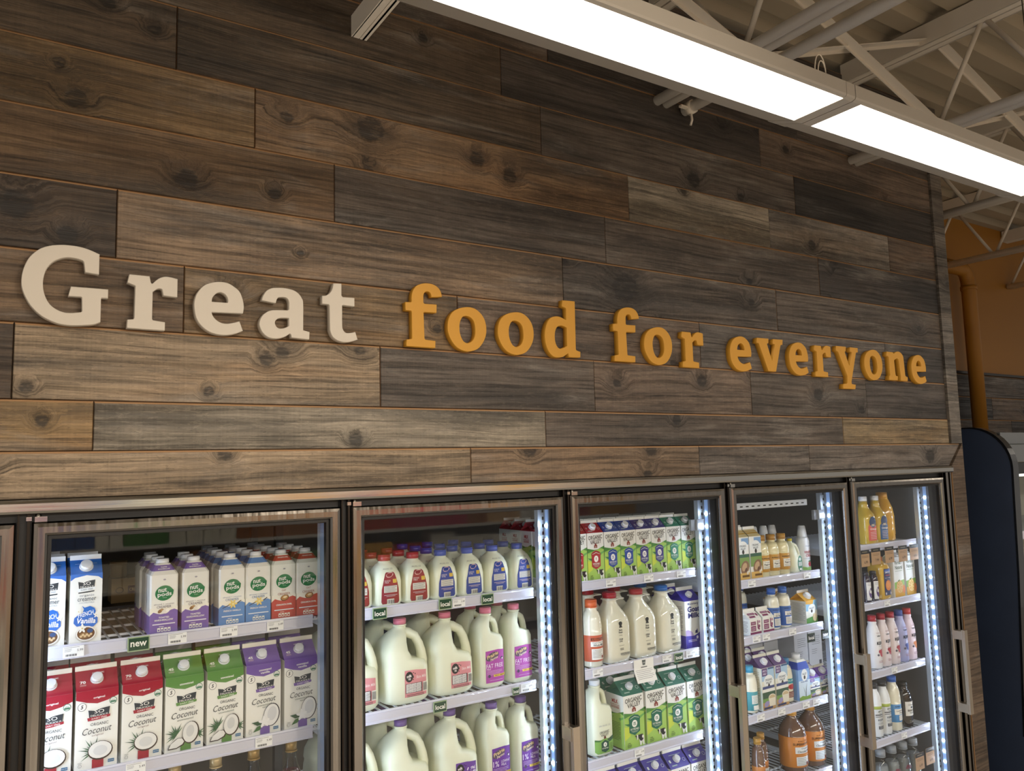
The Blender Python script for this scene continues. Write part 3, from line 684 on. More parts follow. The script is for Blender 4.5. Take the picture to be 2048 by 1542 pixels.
m = MB(); a = Art(); a.rect('#f4f3ee', 0, 0, .096, .078); a.lines('#8b8b8b', 0, .001, .08, 6, .0055, .0012); a.rect('#6a6a6a', 0, .011, .03, .0035); a.poly('#5a6160', [(-.009, .036), (.009, .036), (.006, .018), (-.006, .018)]); a.text('#f4f3ee', 'milk', 0, .027, .010, .005)
a.emit(m, lambda u, v, o: (u, -o-.02*max(0, -v)/.04, v), .05, .013); m.v += [(-.048, .0006, .039), (.048, .0006, .039), (.048, .0006, 0), (-.048, .0006, 0), (.048, -.0186, -.039), (-.048, -.0186, -.039)]
n = len(m.v)-6; m.face((n, n+1, n+2, n+3), ink('#f4f3ee')); m.face((n+3, n+2, n+4, n+5), ink('#f4f3ee'))
o = m.build('paper_notice', None, (2.045, .1345, 1.245)); tag(o, 'white paper notice hanging from the rail below the glass bottles', 'sign')
for i, (x, z, pr, nm) in enumerate([(3.421, 1.539, '6.99', 'first'), (3.510, 1.542, '7.99', 'second'), (3.621, 1.541, '6.99', 'third'), (3.735, 1.538, '6.99', 'fourth'), (3.832, 1.538, '4.99', 'fifth'), (3.748, .565, '6.49', 'left'), (3.839, .572, '6.49', 'right')]):
    x = 3.36+(x-3.36)*.985
    m = MB(); m.box(-.036, .036, 0, .0012, -.038, .038, ink('#b5926c')); a = Art(); a.rect('#15130f', 0, .029, .072, .018); a.lines('#8f8468', 0, .029, .04, 1, .004, .003)
    a.lines('#6d5538', 0, .011, .05, 2, .006, .0016); a.text('#2a2017', pr, .006, -.018, .026, .013); a.emit(m, lambda u, v, o: (u, -o, v))
    o = m.build('price_tag', None, (x, .118, z)); tag(o, ('brown hanging price tag with black top, %s from left under the juice shelf' % nm) if i < 5 else 'brown hanging price tag with black top, %s of the low pair by the upright' % nm, 'price tag', 'brown price tags')

# ------------------------------------------------------------------ products
WH = paper('#efeee6'); CAPW = plastic('#eceef0')
def sring(z, cx, ax, ay, e, n=28):
    P = []
    for k in range(n):
        a = 2*math.pi*(k+.5)/n; c, s = math.cos(a), math.sin(a)
        P.append((cx+ax*math.copysign(abs(c)**(2/e), c), ay*math.copysign(abs(s)**(2/e), s), z))
    return P
class Body:
    """lofted bottle or jug: rings (z, cx, ax, ay, exponent, material of the band above)"""
    def __init__(s, rings, n=28): s.r = rings; s.n = n
    def mesh(s, mb): mb.rings([sring(*r[:5], s.n) for r in s.r], [r[5] for r in s.r[:-1]])
    def front(s, u, v, off):
        R = s.r
        for a, b in zip(R, R[1:]):
            if a[0] <= v <= b[0]: break
        t = 0 if b[0] == a[0] else min(1, max(0, (v-a[0])/(b[0]-a[0])))
        cx, ax, ay, e = (a[i]+(b[i]-a[i])*t for i in (1, 2, 3, 4))
        q = min(.985, abs((u-cx)/(ax+off*1.2)))
        return (u, -(ay+off*1.2)*(1-q**e)**(1/e)-.0004, v)
def round_bottle(name, prof, cap, art=None, e=2, n=24, capn=20, ribs=False):
    """prof: (z, r, material above); cap: (z0, z1, r0, r1, material)"""
    rr = [(z, 0, r, r, (e if r > prof_r(prof)*.72 else 2), m) for z, r, m in prof]
    B = Body(rr, n); mb = MB(); B.mesh(mb); o = mb.build(name)
    if cap:
        c = MB(); c.cyl((0, 0, cap[0]), (0, 0, 1), cap[2], cap[2], (cap[1]-cap[0])*.88, capn, cap[4]); c.cyl((0, 0, cap[0]+(cap[1]-cap[0])*.88), (0, 0, 1), cap[2], cap[3], (cap[1]-cap[0])*.12, capn, cap[4])
        c.cyl((0, 0, cap[0]-.004), (0, 0, 1), cap[2]*1.03, cap[2]*1.03, .0035, capn, cap[4]); c.build('cap', o)
    if art:
        p = MB(); art.emit(p, B.front, .008, .03); p.build('printed_label', o)
    return o
def prof_r(p): return max(x[1] for x in p)

def gable_carton(name, w, d, hb, hg, fin, top, front=None, slope=None, left=None, cap=True, body=WH, finm=None, capr=.013, fw=1.0, side_top=None):
    mb = MB(); x, y = w/2, d/2
    V = [(-x,-y,0),(x,-y,0),(x,y,0),(-x,y,0),(-x,-y,hb),(x,-y,hb),(x,y,hb),(-x,y,hb),(-x*fw,0,hb+hg),(x*fw,0,hb+hg),(-x*.62,0,hb+hg*.55),(x*.62,0,hb+hg*.55)]
    n = 0; mb.v += V; st = side_top or top
    for q, m_ in (((0,3,2,1),body),((0,1,5,4),body),((1,2,6,5),body),((2,3,7,6),body),((3,0,4,7),body),((4,5,9,8),top),((6,7,8,9),top),((4,8,10),st),((8,7,10),st),((7,4,10),st),((9,5,11),st),((6,9,11),st),((5,6,11),st)): mb.face(q, m_)
    mb.box(-x*fw, x*fw, -.0022, .0022, hb+hg, hb+hg+fin, finm or body)
    o = mb.build(name); th = math.atan2(hg, y); c, s = math.cos(th), math.sin(th); sl = math.hypot(hg, y)
    if cap:
        k = MB(); cs = sl*.50; b = Vector((0, -y+cs*c, hb+cs*s)); ax = Vector((0, -s, c))
        k.cyl(b, ax, capr*1.12, capr*1.12, .003, 20, CAPW); k.cyl(b+ax*.003, ax, capr, capr*.97, .0095, 20, CAPW); k.cyl(b+ax*.0125, ax, capr*.97, capr*.85, .0012, 20, CAPW); k.build('cap', o)
    p = MB()
    if front: front.emit(p, lambda u, v, f: (u, -y-f, v))
    if slope: slope.emit(p, lambda u, v, f: (u, -y+v*c-f*s, hb+v*s+f*c))
    if left: left.emit(p, lambda u, v, f: (-x-f, -u, v))
    if p.v: p.build('printed_face', o)
    return o

def badge(a, u, v, rib, k=1.0):
    a.poly('#2b333b', [(u-.024*k, v+.010*k), (u-.010*k, v+.007*k), (u+.006*k, v+.011*k), (u+.025*k, v+.013*k), (u+.0225*k, v-.008*k), (u+.004*k, v-.0115*k), (u-.021*k, v-.0125*k)])
    a.text('#f3f1ea', 'SO', u+.001*k, v+.0045*k, .022*k, .0085*k, .004); a.text('#f3f1ea', 'DELICIOUS', u+.001*k, v-.0045*k, .039*k, .0048*k, .004)
    a.poly(rib, [(u-.026*k, v-.0085*k), (u+.026*k, v-.0055*k), (u+.0255*k, v-.0115*k), (u, v-.0155*k), (u-.0245*k, v-.0165*k)])
    a.text('#f3f1ea' if rib != '#eef2f2' else '#2b333b', 'DAIRY FREE', u+.001*k, v-.0112*k, .034*k, .0034*k, .006, rot=.05)
def palm(a, u, v, L, a0, a1, n, col):
    for i in range(n):
        t = math.radians(a0+(a1-a0)*i/(n-1)); l = L*(.8+.25*math.sin(i*2.1)); c, s = math.cos(t), math.sin(t)
        a.poly(col if i % 2 else '#3f6b45', [(u-s*.0015, v+c*.0015), (u+c*l*.5-s*.0015, v+s*l*.5+c*.0015), (u+c*l, v+s*l), (u+c*l*.5+s*.0014, v+s*l*.5-c*.0014), (u+s*.0015, v-c*.0015)])
def coconut(col, num, fl, kind):
    a = Art(); w = .048
    a.poly(col, [(-w, .192), (-w, .172), (-.024, .163), (0, .158), (.024, .163), (w, .172), (w, .192)])
    f2 = fl.split('|'); 
    for i, t in enumerate(f2): a.text('#f3f1ea', t, .004, .1745-.0075*i-(.002 if len(f2) == 1 else -.002), .026 if len(t) < 9 else .034, .006, .02, rot=.04)
    a.ell('#3a4045', -.034, .154, .0100); a.ell('#f1efe8', -.034, .154, .0090); a.text('#23282c', '5', -.034, .154, .0062, .0095, .03, .2)
    a.ell('#5f8a72', .036, .160, .0088); a.ell('#f1efe8', .036, .160, .0072); a.rect('#4c7d63', .036, .1575, .0122, .005); a.text('#4c7d63', 'USDA', .036, .1625, .0095, .003)
    badge(a, .004, .134, col)
    a.text('#33383c', 'ORGANIC', .006, .1085, .040, .0072); a.text('#23282c', 'Coconut', .001, .0945, .066, .0155, -.005, .35, rot=.06); a.text('#7b5a50' if kind == 0 else '#5c6a5c', f2[0], .002, .0815, .026 if len(f2[0]) < 9 else .040, .0052, rot=.05)
    if len(f2) > 1: a.text('#5c6a5c', f2[1], .006, .0755, .020, .005, rot=.05)
    a.rect(col, .004, .012, .026, .024); a.rect('#2f6a94', .034, .0145, .014, .0075); a.text('#f1efe8', 'NON GMO', .034, .0145, .0115, .0028)
    a.ell('#8b8a84', -.036, .013, .0042); a.ell('#f1efe8', -.036, .013, .0034); a.text('#77766f', 'U', -.036, .013, .003, .004); a.lines('#9a9992', -.036, .021, .009, 2, .0022, .0008)
    if kind == 0:
        palm(a, -.006, .044, .036, 60, 215, 11, '#2c5536'); a.ell('#3a2a22', .009, .044, .0285, .0228); a.ell('#e9e8e4', .0085, .0455, .0262, .0203); a.ell('#d8d9d8', .009, .044, .016, .012)
    elif kind == 1:
        palm(a, -.020, .045, .030, 50, 230, 12, '#2c5536'); palm(a, .034, .040, .020, -60, 60, 6, '#2c5536')
        a.ell('#3a2a22', .016, .046, .0205, .0285, rot=-.12); a.ell('#e6e5e1', .0145, .047, .0188, .0262, rot=-.12); a.ell('#cfd0cf', .014, .050, .010, .015, rot=-.12)
        a.poly('#3a2a22', [(-.041, .010), (-.036, .022), (-.018, .036), (-.004, .036), (.002, .026), (-.002, .017), (-.020, .010)]); a.poly('#e6e5e1', [(-.039, .0125), (-.034, .0235), (-.017, .0355), (-.006, .0345), (-.001, .026), (-.005, .0195), (-.020, .0125)])
    else:
        a.ell('#343038', .022, .052, .0225, .031, rot=-.15); a.ell('#ecebe9', .021, .052, .0207, .029, rot=-.15); a.ell('#d7d8da', .023, .055, .013, .019, rot=-.15)
        for r_, c_ in ((2.9, '#34563b'), (3.7, '#44703f')):
            L = .034; a.poly(c_, [(0, .030), (L*.5*math.cos(r_)-.006*math.sin(r_), .030+L*.5*math.sin(r_)+.006*math.cos(r_)), (L*math.cos(r_), .030+L*math.sin(r_)), (L*.5*math.cos(r_)+.006*math.sin(r_), .030+L*.5*math.sin(r_)-.006*math.cos(r_))])
        for k in range(5): t = k*1.256+.4; a.ell('#f2f1ef', .001+.008*math.cos(t), .036+.008*math.sin(t), .0085, .004, 10, t)
    s = Art(); s.text('#f3f1ea', 'ORGANIC', .004, .051, .028, .0045, .02); s.text('#f3f1ea', num, -.032, .026, .013, .0085, .03); s.lines('#e8cfca', -.032, .0185, .014, 2, .003, .0009)
    top = paper(col)
    return gable_carton('coconut_milk_carton', .096, .096, .192, .041, .012, top, a, s, finm=paper('#e8e2d2'), capr=.0135)
def creamer_blue():
    a = Art(.75, .9); bl = '#2f6cc0'
    a.poly(bl, [(-.048, .194), (-.048, .176), (-.035, .184), (0, .1895), (.035, .184), (.048, .176), (.048, .194)])
    badge(a, 0, .162, '#eef2f2', 1.05); a.poly('#2b333b', [(-.024, .143), (.024, .146), (.024, .143), (0, .141), (-.024, .140)])
    a.text('#5d666e', 'organic', .002, .133, .044, .0075); a.text('#4b545c', 'creamer', .002, .1225, .056, .0085); a.text('#8b949a', 'COCONUTMILK', .002, .1135, .046, .0038)
    a.poly(bl, [(-.012, .106), (-.004, .100), (.012, .1035), (.026, .097), (.030, .088), (.026, .080), (.036, .070), (.036, .056), (.024, .046), (.006, .046), (-.006, .052), (-.026, .050), (-.036, .060), (-.034, .074), (-.022, .082), (-.010, .086), (-.006, .096)])
    a.text('#f5f7f8', 'FRENCH', .000, .083, .046, .0125, .01, rot=.14); a.text('#f5f7f8', 'Vanilla', .002, .064, .056, .0150, .02, .2, rot=-.06)
    a.ell('#c9c2b4', .002, .028, .0315, .0215); a.ell('#f1efe8', .002, .029, .030, .020); a.ell('#6b4a30', .002, .029, .0265, .0170); a.ell('#8a6844', -.004, .024, .014, .008)
    for k in range(6): a.ell('#d9bd92', -.013+.006*k, .022+.004*(k % 2), .0042, .0034, 8)
    a.ell('#31507f', .014, .036, .009, .006)
    for cx, cy, r in ((-.010, .044, .011), (-.022, .091, .007), (.031, .078, .007)):
        for k in range(5): t = k*1.256+.3; a.ell('#efeee6', cx+r*.6*math.cos(t), cy+r*.6*math.sin(t), r*.62, r*.30, 10, t)
        a.ell('#d9c27a', cx, cy, r*.22, n=8)
    a.lines('#7c7c78', 0, .006, .022, 1, .002, .0012)
    s = Art(); s.lines('#9fb8dd', .0, .036, .05, 1, .003, .0016)
    return gable_carton('creamer_carton', .072, .072, .172, .035, .012, paper(bl), a, s, finm=paper('#e8ecef'), capr=.0145)
def nut_creamer(col, fl, kind):
    w = .070; x = w/2; hb, ht, zc = .150, .024, .176; C = paper(col)
    def ring(h, q, z): return [(-h+q, -h, z), (h-q, -h, z), (h, -h+q, z), (h, h-q, z), (h-q, h, z), (-h+q, h, z), (-h, h-q, z), (-h, -h+q, z)]
    mb = MB(); t = x*.56
    mb.rings([ring(x, .004, 0), ring(x, .004, .048), ring(x, .004, hb), ring(x*.83, .006, hb+ht*.42), ring(t, .006, hb+ht), ring(t*.9, .006, hb+ht+.003)], [C if kind < 2 else C, WH, WH, C, WH], False)
    o = mb.build('nut_creamer_carton')
    k = MB(); k.cyl((0, 0, hb+ht+.003), (0, 0, 1), .0165, .0165, .011, 20, CAPW); k.cyl((0, 0, hb+ht+.014), (0, 0, 1), .0165, .015, .0015, 20, CAPW); k.build('cap', o)
    a = Art(); P = [(-.0345, 0), (.0345, 0), (.0345, .058)]+[(.0345-.069*i/8, .058+.0045*math.sin(i*.9+.6)-.0005*i) for i in range(1, 8)]+[(-.0345, .050)]
    a.rect('#efece0', 0, .052, .069, .03); a.poly(col, P)
    a.ell('#2f7d4c', 0, .104, .0225, .0192, 24, .12); a.poly('#2f7d4c', [(.012, .1215), (.0235, .110), (.0222, .098)])
    a.text('#f4f4ee', 'nut', -.004, .1115, .021, .0105, .02, rot=.05); a.text('#f4f4ee', 'pods', .001, .1000, .035, .0135, .02, rot=.05)
    for i in range(3): a.poly('#f4f4ee', [(-.003+.0035*i, .0935), (-.002+.0035*i, .0935), (-.0018+.0038*i, .0905)])
    tc = {0: '#6f6a78', 1: '#7f93b4', 2: '#b0705c'}[kind]
    if kind < 2: a.text(tc, 'almond + coconut', 0, .0765, .050, .0035)
    else: a.text(tc, 'OAT', 0, .0795, .013, .005)
    a.text(tc, 'CREAMER', 0, .0695, .036, .0062)
    if kind == 0:
        a.ell('#8a6746', -.010, .059, .006, .0042, 12, .6); a.ell('#b08d63', -.004, .0615, .005, .0035, 12, -.4); a.ell('#e9e4da', .003, .0575, .008, .0055); a.ell('#f4f1ea', .009, .0595, .0045)
    elif kind == 1:
        a.poly('#2b2a33', [(-.026, .0475), (-.008, .0545), (.012, .0565), (.025, .0640), (.024, .0660), (.011, .0585), (-.009, .0565), (-.026, .0490)])
        for i in range(6): t = i*1.047; a.ell('#e8cd74', .002+.006*math.cos(t), .0575+.006*math.sin(t), .0062, .0026, 8, t)
        a.ell('#f0e6b4', .002, .0575, .0025, n=8)
    else:
        a.ell('#7a4c26', .002, .0585, .0125, .0082, 16, .2); a.ell('#b98548', .002, .0592, .0100, .0062, 16, .2); a.ell('#e6d4ae', .003, .0605, .0060, .0030, 12, .2)
    f = fl.split('|')
    for i, t_ in enumerate(f): a.text('#f4f1ee', t_, 0, (.0430 if len(f) > 1 else .0405)-.0065*i, .026 if len(t_) < 9 else .046, .0046, .02)
    a.rect('#e3dfe9' if kind == 0 else '#dfe6ee', 0, .0265, .056, .0026)
    for i in range(4): a.rect('#f1f0e2', -.0125+.0085*i, .0125, .0068, .0095); a.rect(col, -.0125+.0085*i, .0115, .0040, .0042)
    a.lines('#f1f0e2', -.006, .0205, .012, 1, .002, .0012)
    for p in ((0, .1385),): a.ell('#a8a6ae', *p, .0035, .002, 10)
    s = Art()
    for i, t_ in enumerate(f if kind != 1 else ('FRENCH', 'VANILLA')): s.text('#f4f1ee', t_, 0, .0075-.0055*i, .016 if len(t_) < 8 else .030, .0038, .02)
    m = MB(); a.emit(m, lambda u, v, f_: (u, -x-f_, v)); q = ht*.58; dy = x*.83-t
    L = math.hypot(q, dy); s.emit(m, lambda u, v, f_: (u, -x*.83+(v+.003)/L*dy-f_*.8, hb+ht*.42+(v+.003)/L*q+f_*.6)); m.build('printed_face', o)
    return o
def cow(a, u, v, k):
    B_, W_ = '#23252b', '#ecebe4'
    a.poly(W_, [(u-.004*k, v-.004*k), (u+.016*k, v-.003*k), (u+.018*k, v-.030*k), (u+.012*k, v-.030*k), (u+.010*k, v-.018*k), (u+.006*k, v-.030*k), (u+.001*k, v-.030*k)])
    a.poly(B_, [(u-.002*k, v+.000*k), (u+.012*k, v+.001*k), (u+.014*k, v-.014*k), (u+.008*k, v-.019*k), (u+.001*k, v-.017*k), (u-.004*k, v-.009*k)])
    a.poly(W_, [(u+.010*k, v-.002*k), (u+.0135*k, v-.006*k), (u+.0115*k, v-.012*k), (u+.0085*k, v-.008*k)])
    a.poly(B_, [(u-.019*k, v+.001*k), (u-.012*k, v-.001*k), (u-.003*k, v+.001*k), (u-.004*k, v-.006*k), (u-.011*k, v-.012*k), (u-.014*k, v-.005*k)]); a.poly(W_, [(u-.0115*k, v+.001*k), (u-.0065*k, v+.001*k), (u-.0070*k, v-.012*k), (u-.0115*k, v-.014*k)])
def hills(a, w, v, h):
    a.poly('#4f8a3e', [(-w, v-.03), (-w, v+.003), (-w*.55, v-.001), (-w*.15, v-.004), (w*.3, v-.002), (w*.65, v+.004), (w, v+.009), (w, v-.03)])
    a.poly('#a5cb63', [(-w, 0), (w, 0), (w, v-.004), (w*.6, v+.001), (w*.1, v-.004), (-w*.3, v-.009), (-w, v-.016)])
    a.poly('#c9d94f', [(-w, .03), (-w*.4, .045), (-w*.5, .075), (-w, .08)])
    a.poly('#3f7d49', [(-w, v-.035), (-w*.6, v-.046), (-w*.42, v-.043), (-w*.55, v-.037)]); a.poly('#6fae5a', [(w*.45, v-.018), (w, v-.010), (w, v-.016), (w*.6, v-.026)])
    for i in range(5): a.poly('#4f8a3e', [(-w*.9+i*w*.16, v-.019-.001*i), (-w*.82+i*w*.16, v-.015), (-w*.78+i*w*.16, v-.0165)])
def dairy_carton(col, dig, nm, big):
    w, hb, hg, fin = (.098, .188, .045, .012) if big else (.0755, .172, .034, .010)
    ku, kv = (1, 1) if big else (.78, .915); a = Art(ku, kv)
    a.text('#2f2c29', 'ORGANIC', 0, .1705, .082, .0165, .012, rot=.05); a.text('#2f2c29', 'VALLEY', .002, .1530, .066, .0165, .012, rot=.07)
    hills(a, .0487, .125, .19); a.poly('#8a3a30', [(-.009, .128), (.009, .128), (.009, .138), (0, .147), (-.009, .138)]); a.poly('#c9beb0', [(-.002, .128), (.002, .128), (.002, .136), (-.002, .136)])
    a.poly(col, [(-.026, .056), (0, .044), (.026, .056), (.026, .096), (.028, .104), (.020, .113), (0, .1185), (-.020, .113), (-.028, .104), (-.026, .096)])
    a.poly('#d9e2cf', [(-.022, .1045), (0, .1115), (.022, .1045), (.022, .1030), (0, .1095), (-.022, .1030)])
    a.ell('#f3f2ea', .000, .0855, .0128, .0128); a.text(col, dig, .000, .0855, .0085 if len(dig) < 2 else .013, .0125, .02)
    a.text('#eef0e4', nm, 0, .0665, .042, .0068, .01); a.rect('#b9c6b0', 0, .0595, .036, .0013); a.rect('#b9c6b0', 0, .0560, .024, .0012)
    cow(a, .022, .042, 1.25); a.text('#3c4a24', 'ULTRA', -.030, .020, .014, .0040, .03); a.lines('#55683a', -.029, .0145, .020, 3, .0036, .0018)
    s = Art(ku, ku); s.text('#dfe6df', dig, -.034, .030, .008, .011, .02); s.lines('#a9c0b0', -.022, .012, .026, 1, .003, .004); s.ell('#dfe6df', .035, .026, .0068); s.ell(col, .035, .026, .0055); s.lines('#b9cabb', .004, .052, .06, 1, .003, .0016)
    l = Art(ku, kv); l.text('#b03a30', 'MILK', .002, .164, .034, .014, .03); l.text('#b03a30', 'FROM PASTURE', .002, .151, .05, .004, .01); l.text('#b03a30', 'GOODNESS', .002, .143, .046, .008, .02)
    hills(l, .0487, .125, .19); l.lines('#55743a', -.002, .09, .066, 12, .0055, .0013)
    return gable_carton('dairy_carton', w, w, hb, hg, fin, paper(col), a, s, l, capr=.0132 if big else .0125)
def goat_carton():
    a = Art(.94); pu = '#3f36a0'; a.poly(pu, [(-.048, 0), (.048, 0), (.048, .070), (.03, .056), (0, .047), (-.048, .050)]); a.poly('#b9a4cf', [(-.048, .050), (-.02, .048), (0, .047), (-.012, .064), (-.034, .072), (-.048, .071)])
    a.text('#4a4a86', 'Meyenberg', .0, .170, .062, .011, .01); a.text('#2b2d6b', 'Goat', .002, .150, .072, .022, .04); a.text('#2b2d6b', 'Milk', .003, .126, .068, .020, .04)
    a.poly('#2b2d6b', [(.006, .056), (.022, .056), (.021, .068), (.018, .074), (.015, .068), (.008, .066)]); a.ell('#e6e4f0', .018, .040, .006); a.lines('#d5d2ea', -.010, .032, .05, 2, .005, .002); a.rect('#e6e4f0', .036, .018, .012, .012)
    l = Art(.94); l.poly(pu, [(-.048, 0), (.048, 0), (.048, .05), (-.048, .05)]); l.lines('#6f6f8a', 0, .16, .07, 16, .006, .0014)
    return gable_carton('goat_milk_carton', .09, .09, .182, .036, .014, paper(pu), a, None, l, capr=.0125)
def art_jug_small(col, nm):
    a = Art(); a.poly(col, [(-.030, .014), (-.026, .008), (-.012, .008), (-.012, .022), (.012, .022), (.012, .008), (.026, .008), (.030, .014), (.0285, .050), (.0215, .078), (.016, .094), (.012, .098), (-.012, .098), (-.016, .094), (-.0215, .078), (-.0285, .050)])
    a.ell('#e3bdb4', -.001, .0905, .0125, .0070, 16, .25); a.text(col, 'Prairie', -.002, .0920, .0185, .0050, .02, .2, rot=.22); a.text(col, 'Farms', .001, .0870, .014, .0040, .02, .2, rot=.22)
    a.text('#e8dfe0', nm[0], -.010, .0740, .020, .0040); a.text('#e8dfe0', nm[1], -.012, .0690, .014, .0040); a.rect('#e0bd4c', .0145, .0725, .0125, .0105); a.lines('#8f7730', .0145, .075, .010, 2, .004, .0012)
    a.rect('#dcdad2', 0, .0500, .044, .0190); a.lines('#56565a', 0, .0575, .040, 6, .0029, .0009); a.rect('#c9b6bb', 0, .0335, .044, .0014); a.rect('#c9b6bb', 0, .0300, .030, .0012); a.barcode(0, .0145, .0225, .0130)
    return a
def quart_jug(capc, lab, nm):
    R = [(0, 0, .036, .036, 3.2, MILK), (.004, 0, .0435, .0435, 3.6, MILK), (.012, 0, .0465, .0465, 4, MILK), (.070, 0, .0465, .0465, 4, MILK), (.092, 0, .0435, .0435, 3.4, MILK), (.108, 0, .036, .036, 2.8, MILK), (.119, 0, .026, .026, 2.3, MILK), (.124, 0, .0195, .0195, 2, MILK), (.130, 0, .0185, .0185, 2, MILK)]
    B = Body(R, 32); mb = MB(); B.mesh(mb); o = mb.build('milk_jug')
    c = MB(); cm = plastic(capc); c.cyl((0, 0, .1285), (0, 0, 1), .0200, .0200, .0165, 22, cm); c.cyl((0, 0, .145), (0, 0, 1), .0200, .0185, .0015, 22, cm); c.build('cap', o)
    a = art_jug_small(lab, nm)
    p = MB(); a.emit(p, B.front, .008, .012); st = Art(); st.text('#8f918c', 'AUG 22', -.004, .1075, .032, .0042); st.emit(p, B.front, .006, .006); p.build('printed_label', o)
    return o
def handle_jug(scale, capc, art, wide=True):
    """gallon (wide) or half-gallon jug, handle loop on the right"""
    if wide:
        R = [(0, 0, .060, .060, 3, MILK), (.005, 0, .071, .070, 3.4, MILK), (.016, 0, .0775, .0760, 3.8, MILK), (.060, 0, .0785, .0765, 3.8, MILK), (.108, 0, .0770, .0760, 3.6, MILK), (.124, -.003, .0715, .0745, 3.4, MILK), (.134, -.026, .0510, .0720, 3.2, MILK), (.158, -.0315, .0435, .0680, 3, MILK), (.182, -.0270, .0370, .0590, 2.8, MILK), (.202, -.0165, .0310, .0440, 2.4, MILK), (.217, -.0050, .0240, .0290, 2.1, MILK), (.225, 0, .0195, .0195, 2, MILK), (.236, 0, .0180, .0180, 2, MILK)]
        H = [(.002, -.006, .210), (.022, -.014, .206), (.041, -.022, .195), (.053, -.026, .172), (.0605, -.028, .146), (.064, -.028, .122), (.062, -.026, .098)]; hr = [.0165, .0155, .0145, .0140, .0145, .0160, .018]; cz, cr_ = .2345, .0205
    else:
        R = [(0, 0, .038, .040, 3.2, MILK), (.005, 0, .046, .046, 3.8, MILK), (.014, 0, .0495, .0490, 4.4, MILK), (.150, 0, .0495, .0490, 4.4, MILK), (.166, -.003, .0455, .0480, 4, MILK), (.177, -.0210, .0265, .0455, 3.2, MILK), (.196, -.0225, .0230, .0415, 2.8, MILK), (.212, -.0170, .0225, .0345, 2.5, MILK), (.222, -.0060, .0205, .0240, 2.1, MILK), (.229, 0, .0185, .0185, 2, MILK), (.239, 0, .0180, .0180, 2, MILK)]
        H = [(.004, 0, .219), (.017, 0, .216), (.029, 0, .209), (.0355, 0, .192), (.0385, 0, .174), (.0395, 0, .158)]; hr = [.0125, .0105, .0098, .0098, .0105, .012]; cz, cr_ = .2365, .0200
    B = Body(R, 36); mb = MB(); B.mesh(mb); mb.tube(H, hr, 12, MILK, ry=1.25)
    o = mb.build('milk_jug'); cm = plastic(capc)
    c = MB(); c.cyl((0, 0, cz), (0, 0, 1), cr_, cr_, .0165, 22, cm); c.cyl((0, 0, cz+.0165), (0, 0, 1), cr_, cr_*.92, .0015, 22, cm); c.build('cap', o)
    k = MB(); k.cyl((0, 0, cz-.006), (0, 0, 1), cr_*1.04, cr_*1.04, .005, 22, MILK); k.build('neck_ring', o)
    if art: p = MB(); art.emit(p, B.front, .010, .012); p.build('printed_label', o)
    return o
def art_gallon(bg, fg, t, light):
    a = Art(.84, 1.0); u0, v0 = .022, .064; a.poly(bg, [(u0-.046, v0-.040), (u0+.046, v0-.040), (u0+.046, v0+.034), (u0, v0+.0395), (u0-.046, v0+.040)])
    a.ell('#1d1d1f', u0-.028, v0+.020, .0160); a.text('#f0e9e6', 'milk', u0-.028, v0+.0225, .020, .0085, .03, rot=.1); a.text('#f0e9e6', 'oz', u0-.027, v0+.0135, .010, .0055, .03)
    for i in range(7): a.ell('#1d1d1f', u0-.012+.0045*math.cos(i*2.4)*(i % 3), v0+.021+.0035*(i-3), .0022+.0006*(i % 2), .0016, 8, i)
    f = t.split('|')
    for i, w in enumerate(f): a.text(light, w, u0+.021, v0+.017-.011*i, .043, .0085, .01, .15)
    a.rect('#26282b', u0-.010, v0-.014, .066, .0285); a.rect('#efecea', u0-.0305, v0-.014, .0215, .0260); a.rect('#efecea', u0-.0095, v0-.014, .0185, .0260); a.rect('#efecea', u0+.0105, v0-.014, .0185, .0260)
    for q in (-.0305, -.0095, .0105): a.lines('#46484a', u0+q, v0-.004, .0165, 7, .0034, .0011)
    a.barcode(u0+.034, v0-.014, .0170, .0290); a.lines(fg, u0-.006, v0-.0325, .070, 2, .0042, .0016)
    return a
def art_half(bg, l1, l2):
    a = Art(); u0, v0 = .008, .070; a.poly(bg, [(u0-.0375, v0-.052), (u0+.0375, v0-.052), (u0+.0375, v0+.050), (u0+.01, v0+.053), (u0-.0375, v0+.050)])
    a.ell('#5a4a5e', u0-.012, v0+.032, .026, .0125, 18, .32); a.text('#e7c98b', 'Prairie', u0-.012, v0+.036, .044, .0115, .02, .2, rot=.32); a.text('#e7d3c0', 'Farms', u0-.006, v0+.025, .030, .008, .02, .2, rot=.32)
    a.ell('#3e2a52', u0+.024, v0+.024, .0050, .0046); a.ell('#efe6ee', u0+.026, v0+.022, .0030)
    if l1[0] == '1': a.text('#f2e6f2', '1%', u0-.024, v0+.001, .022, .018, .0); a.text('#f2e6f2', 'LOWFAT', u0+.014, v0+.006, .036, .0085); a.text('#f2e6f2', 'MILK', u0+.006, v0-.004, .020, .0075)
    else: a.text('#f2e6f2', l1, u0-.004, v0+.002, .064, .0130); a.text('#f2e6f2', l2, u0-.027, v0-.008, .016, .005)
    a.lines('#d9bfdf', u0-.006, v0-.014, .058, 4, .0042, .0010); a.rect('#e3c04f', u0+.014, v0-.030, .047, .0075); a.text('#5b4718', 'NO rBST', u0+.014, v0-.030, .036, .0045, .02); a.ell('#4d3a5c', u0-.026, v0-.030, .0050); a.lines('#d9bfdf', u0, v0-.044, .05, 1, .003, .0010)
    return a
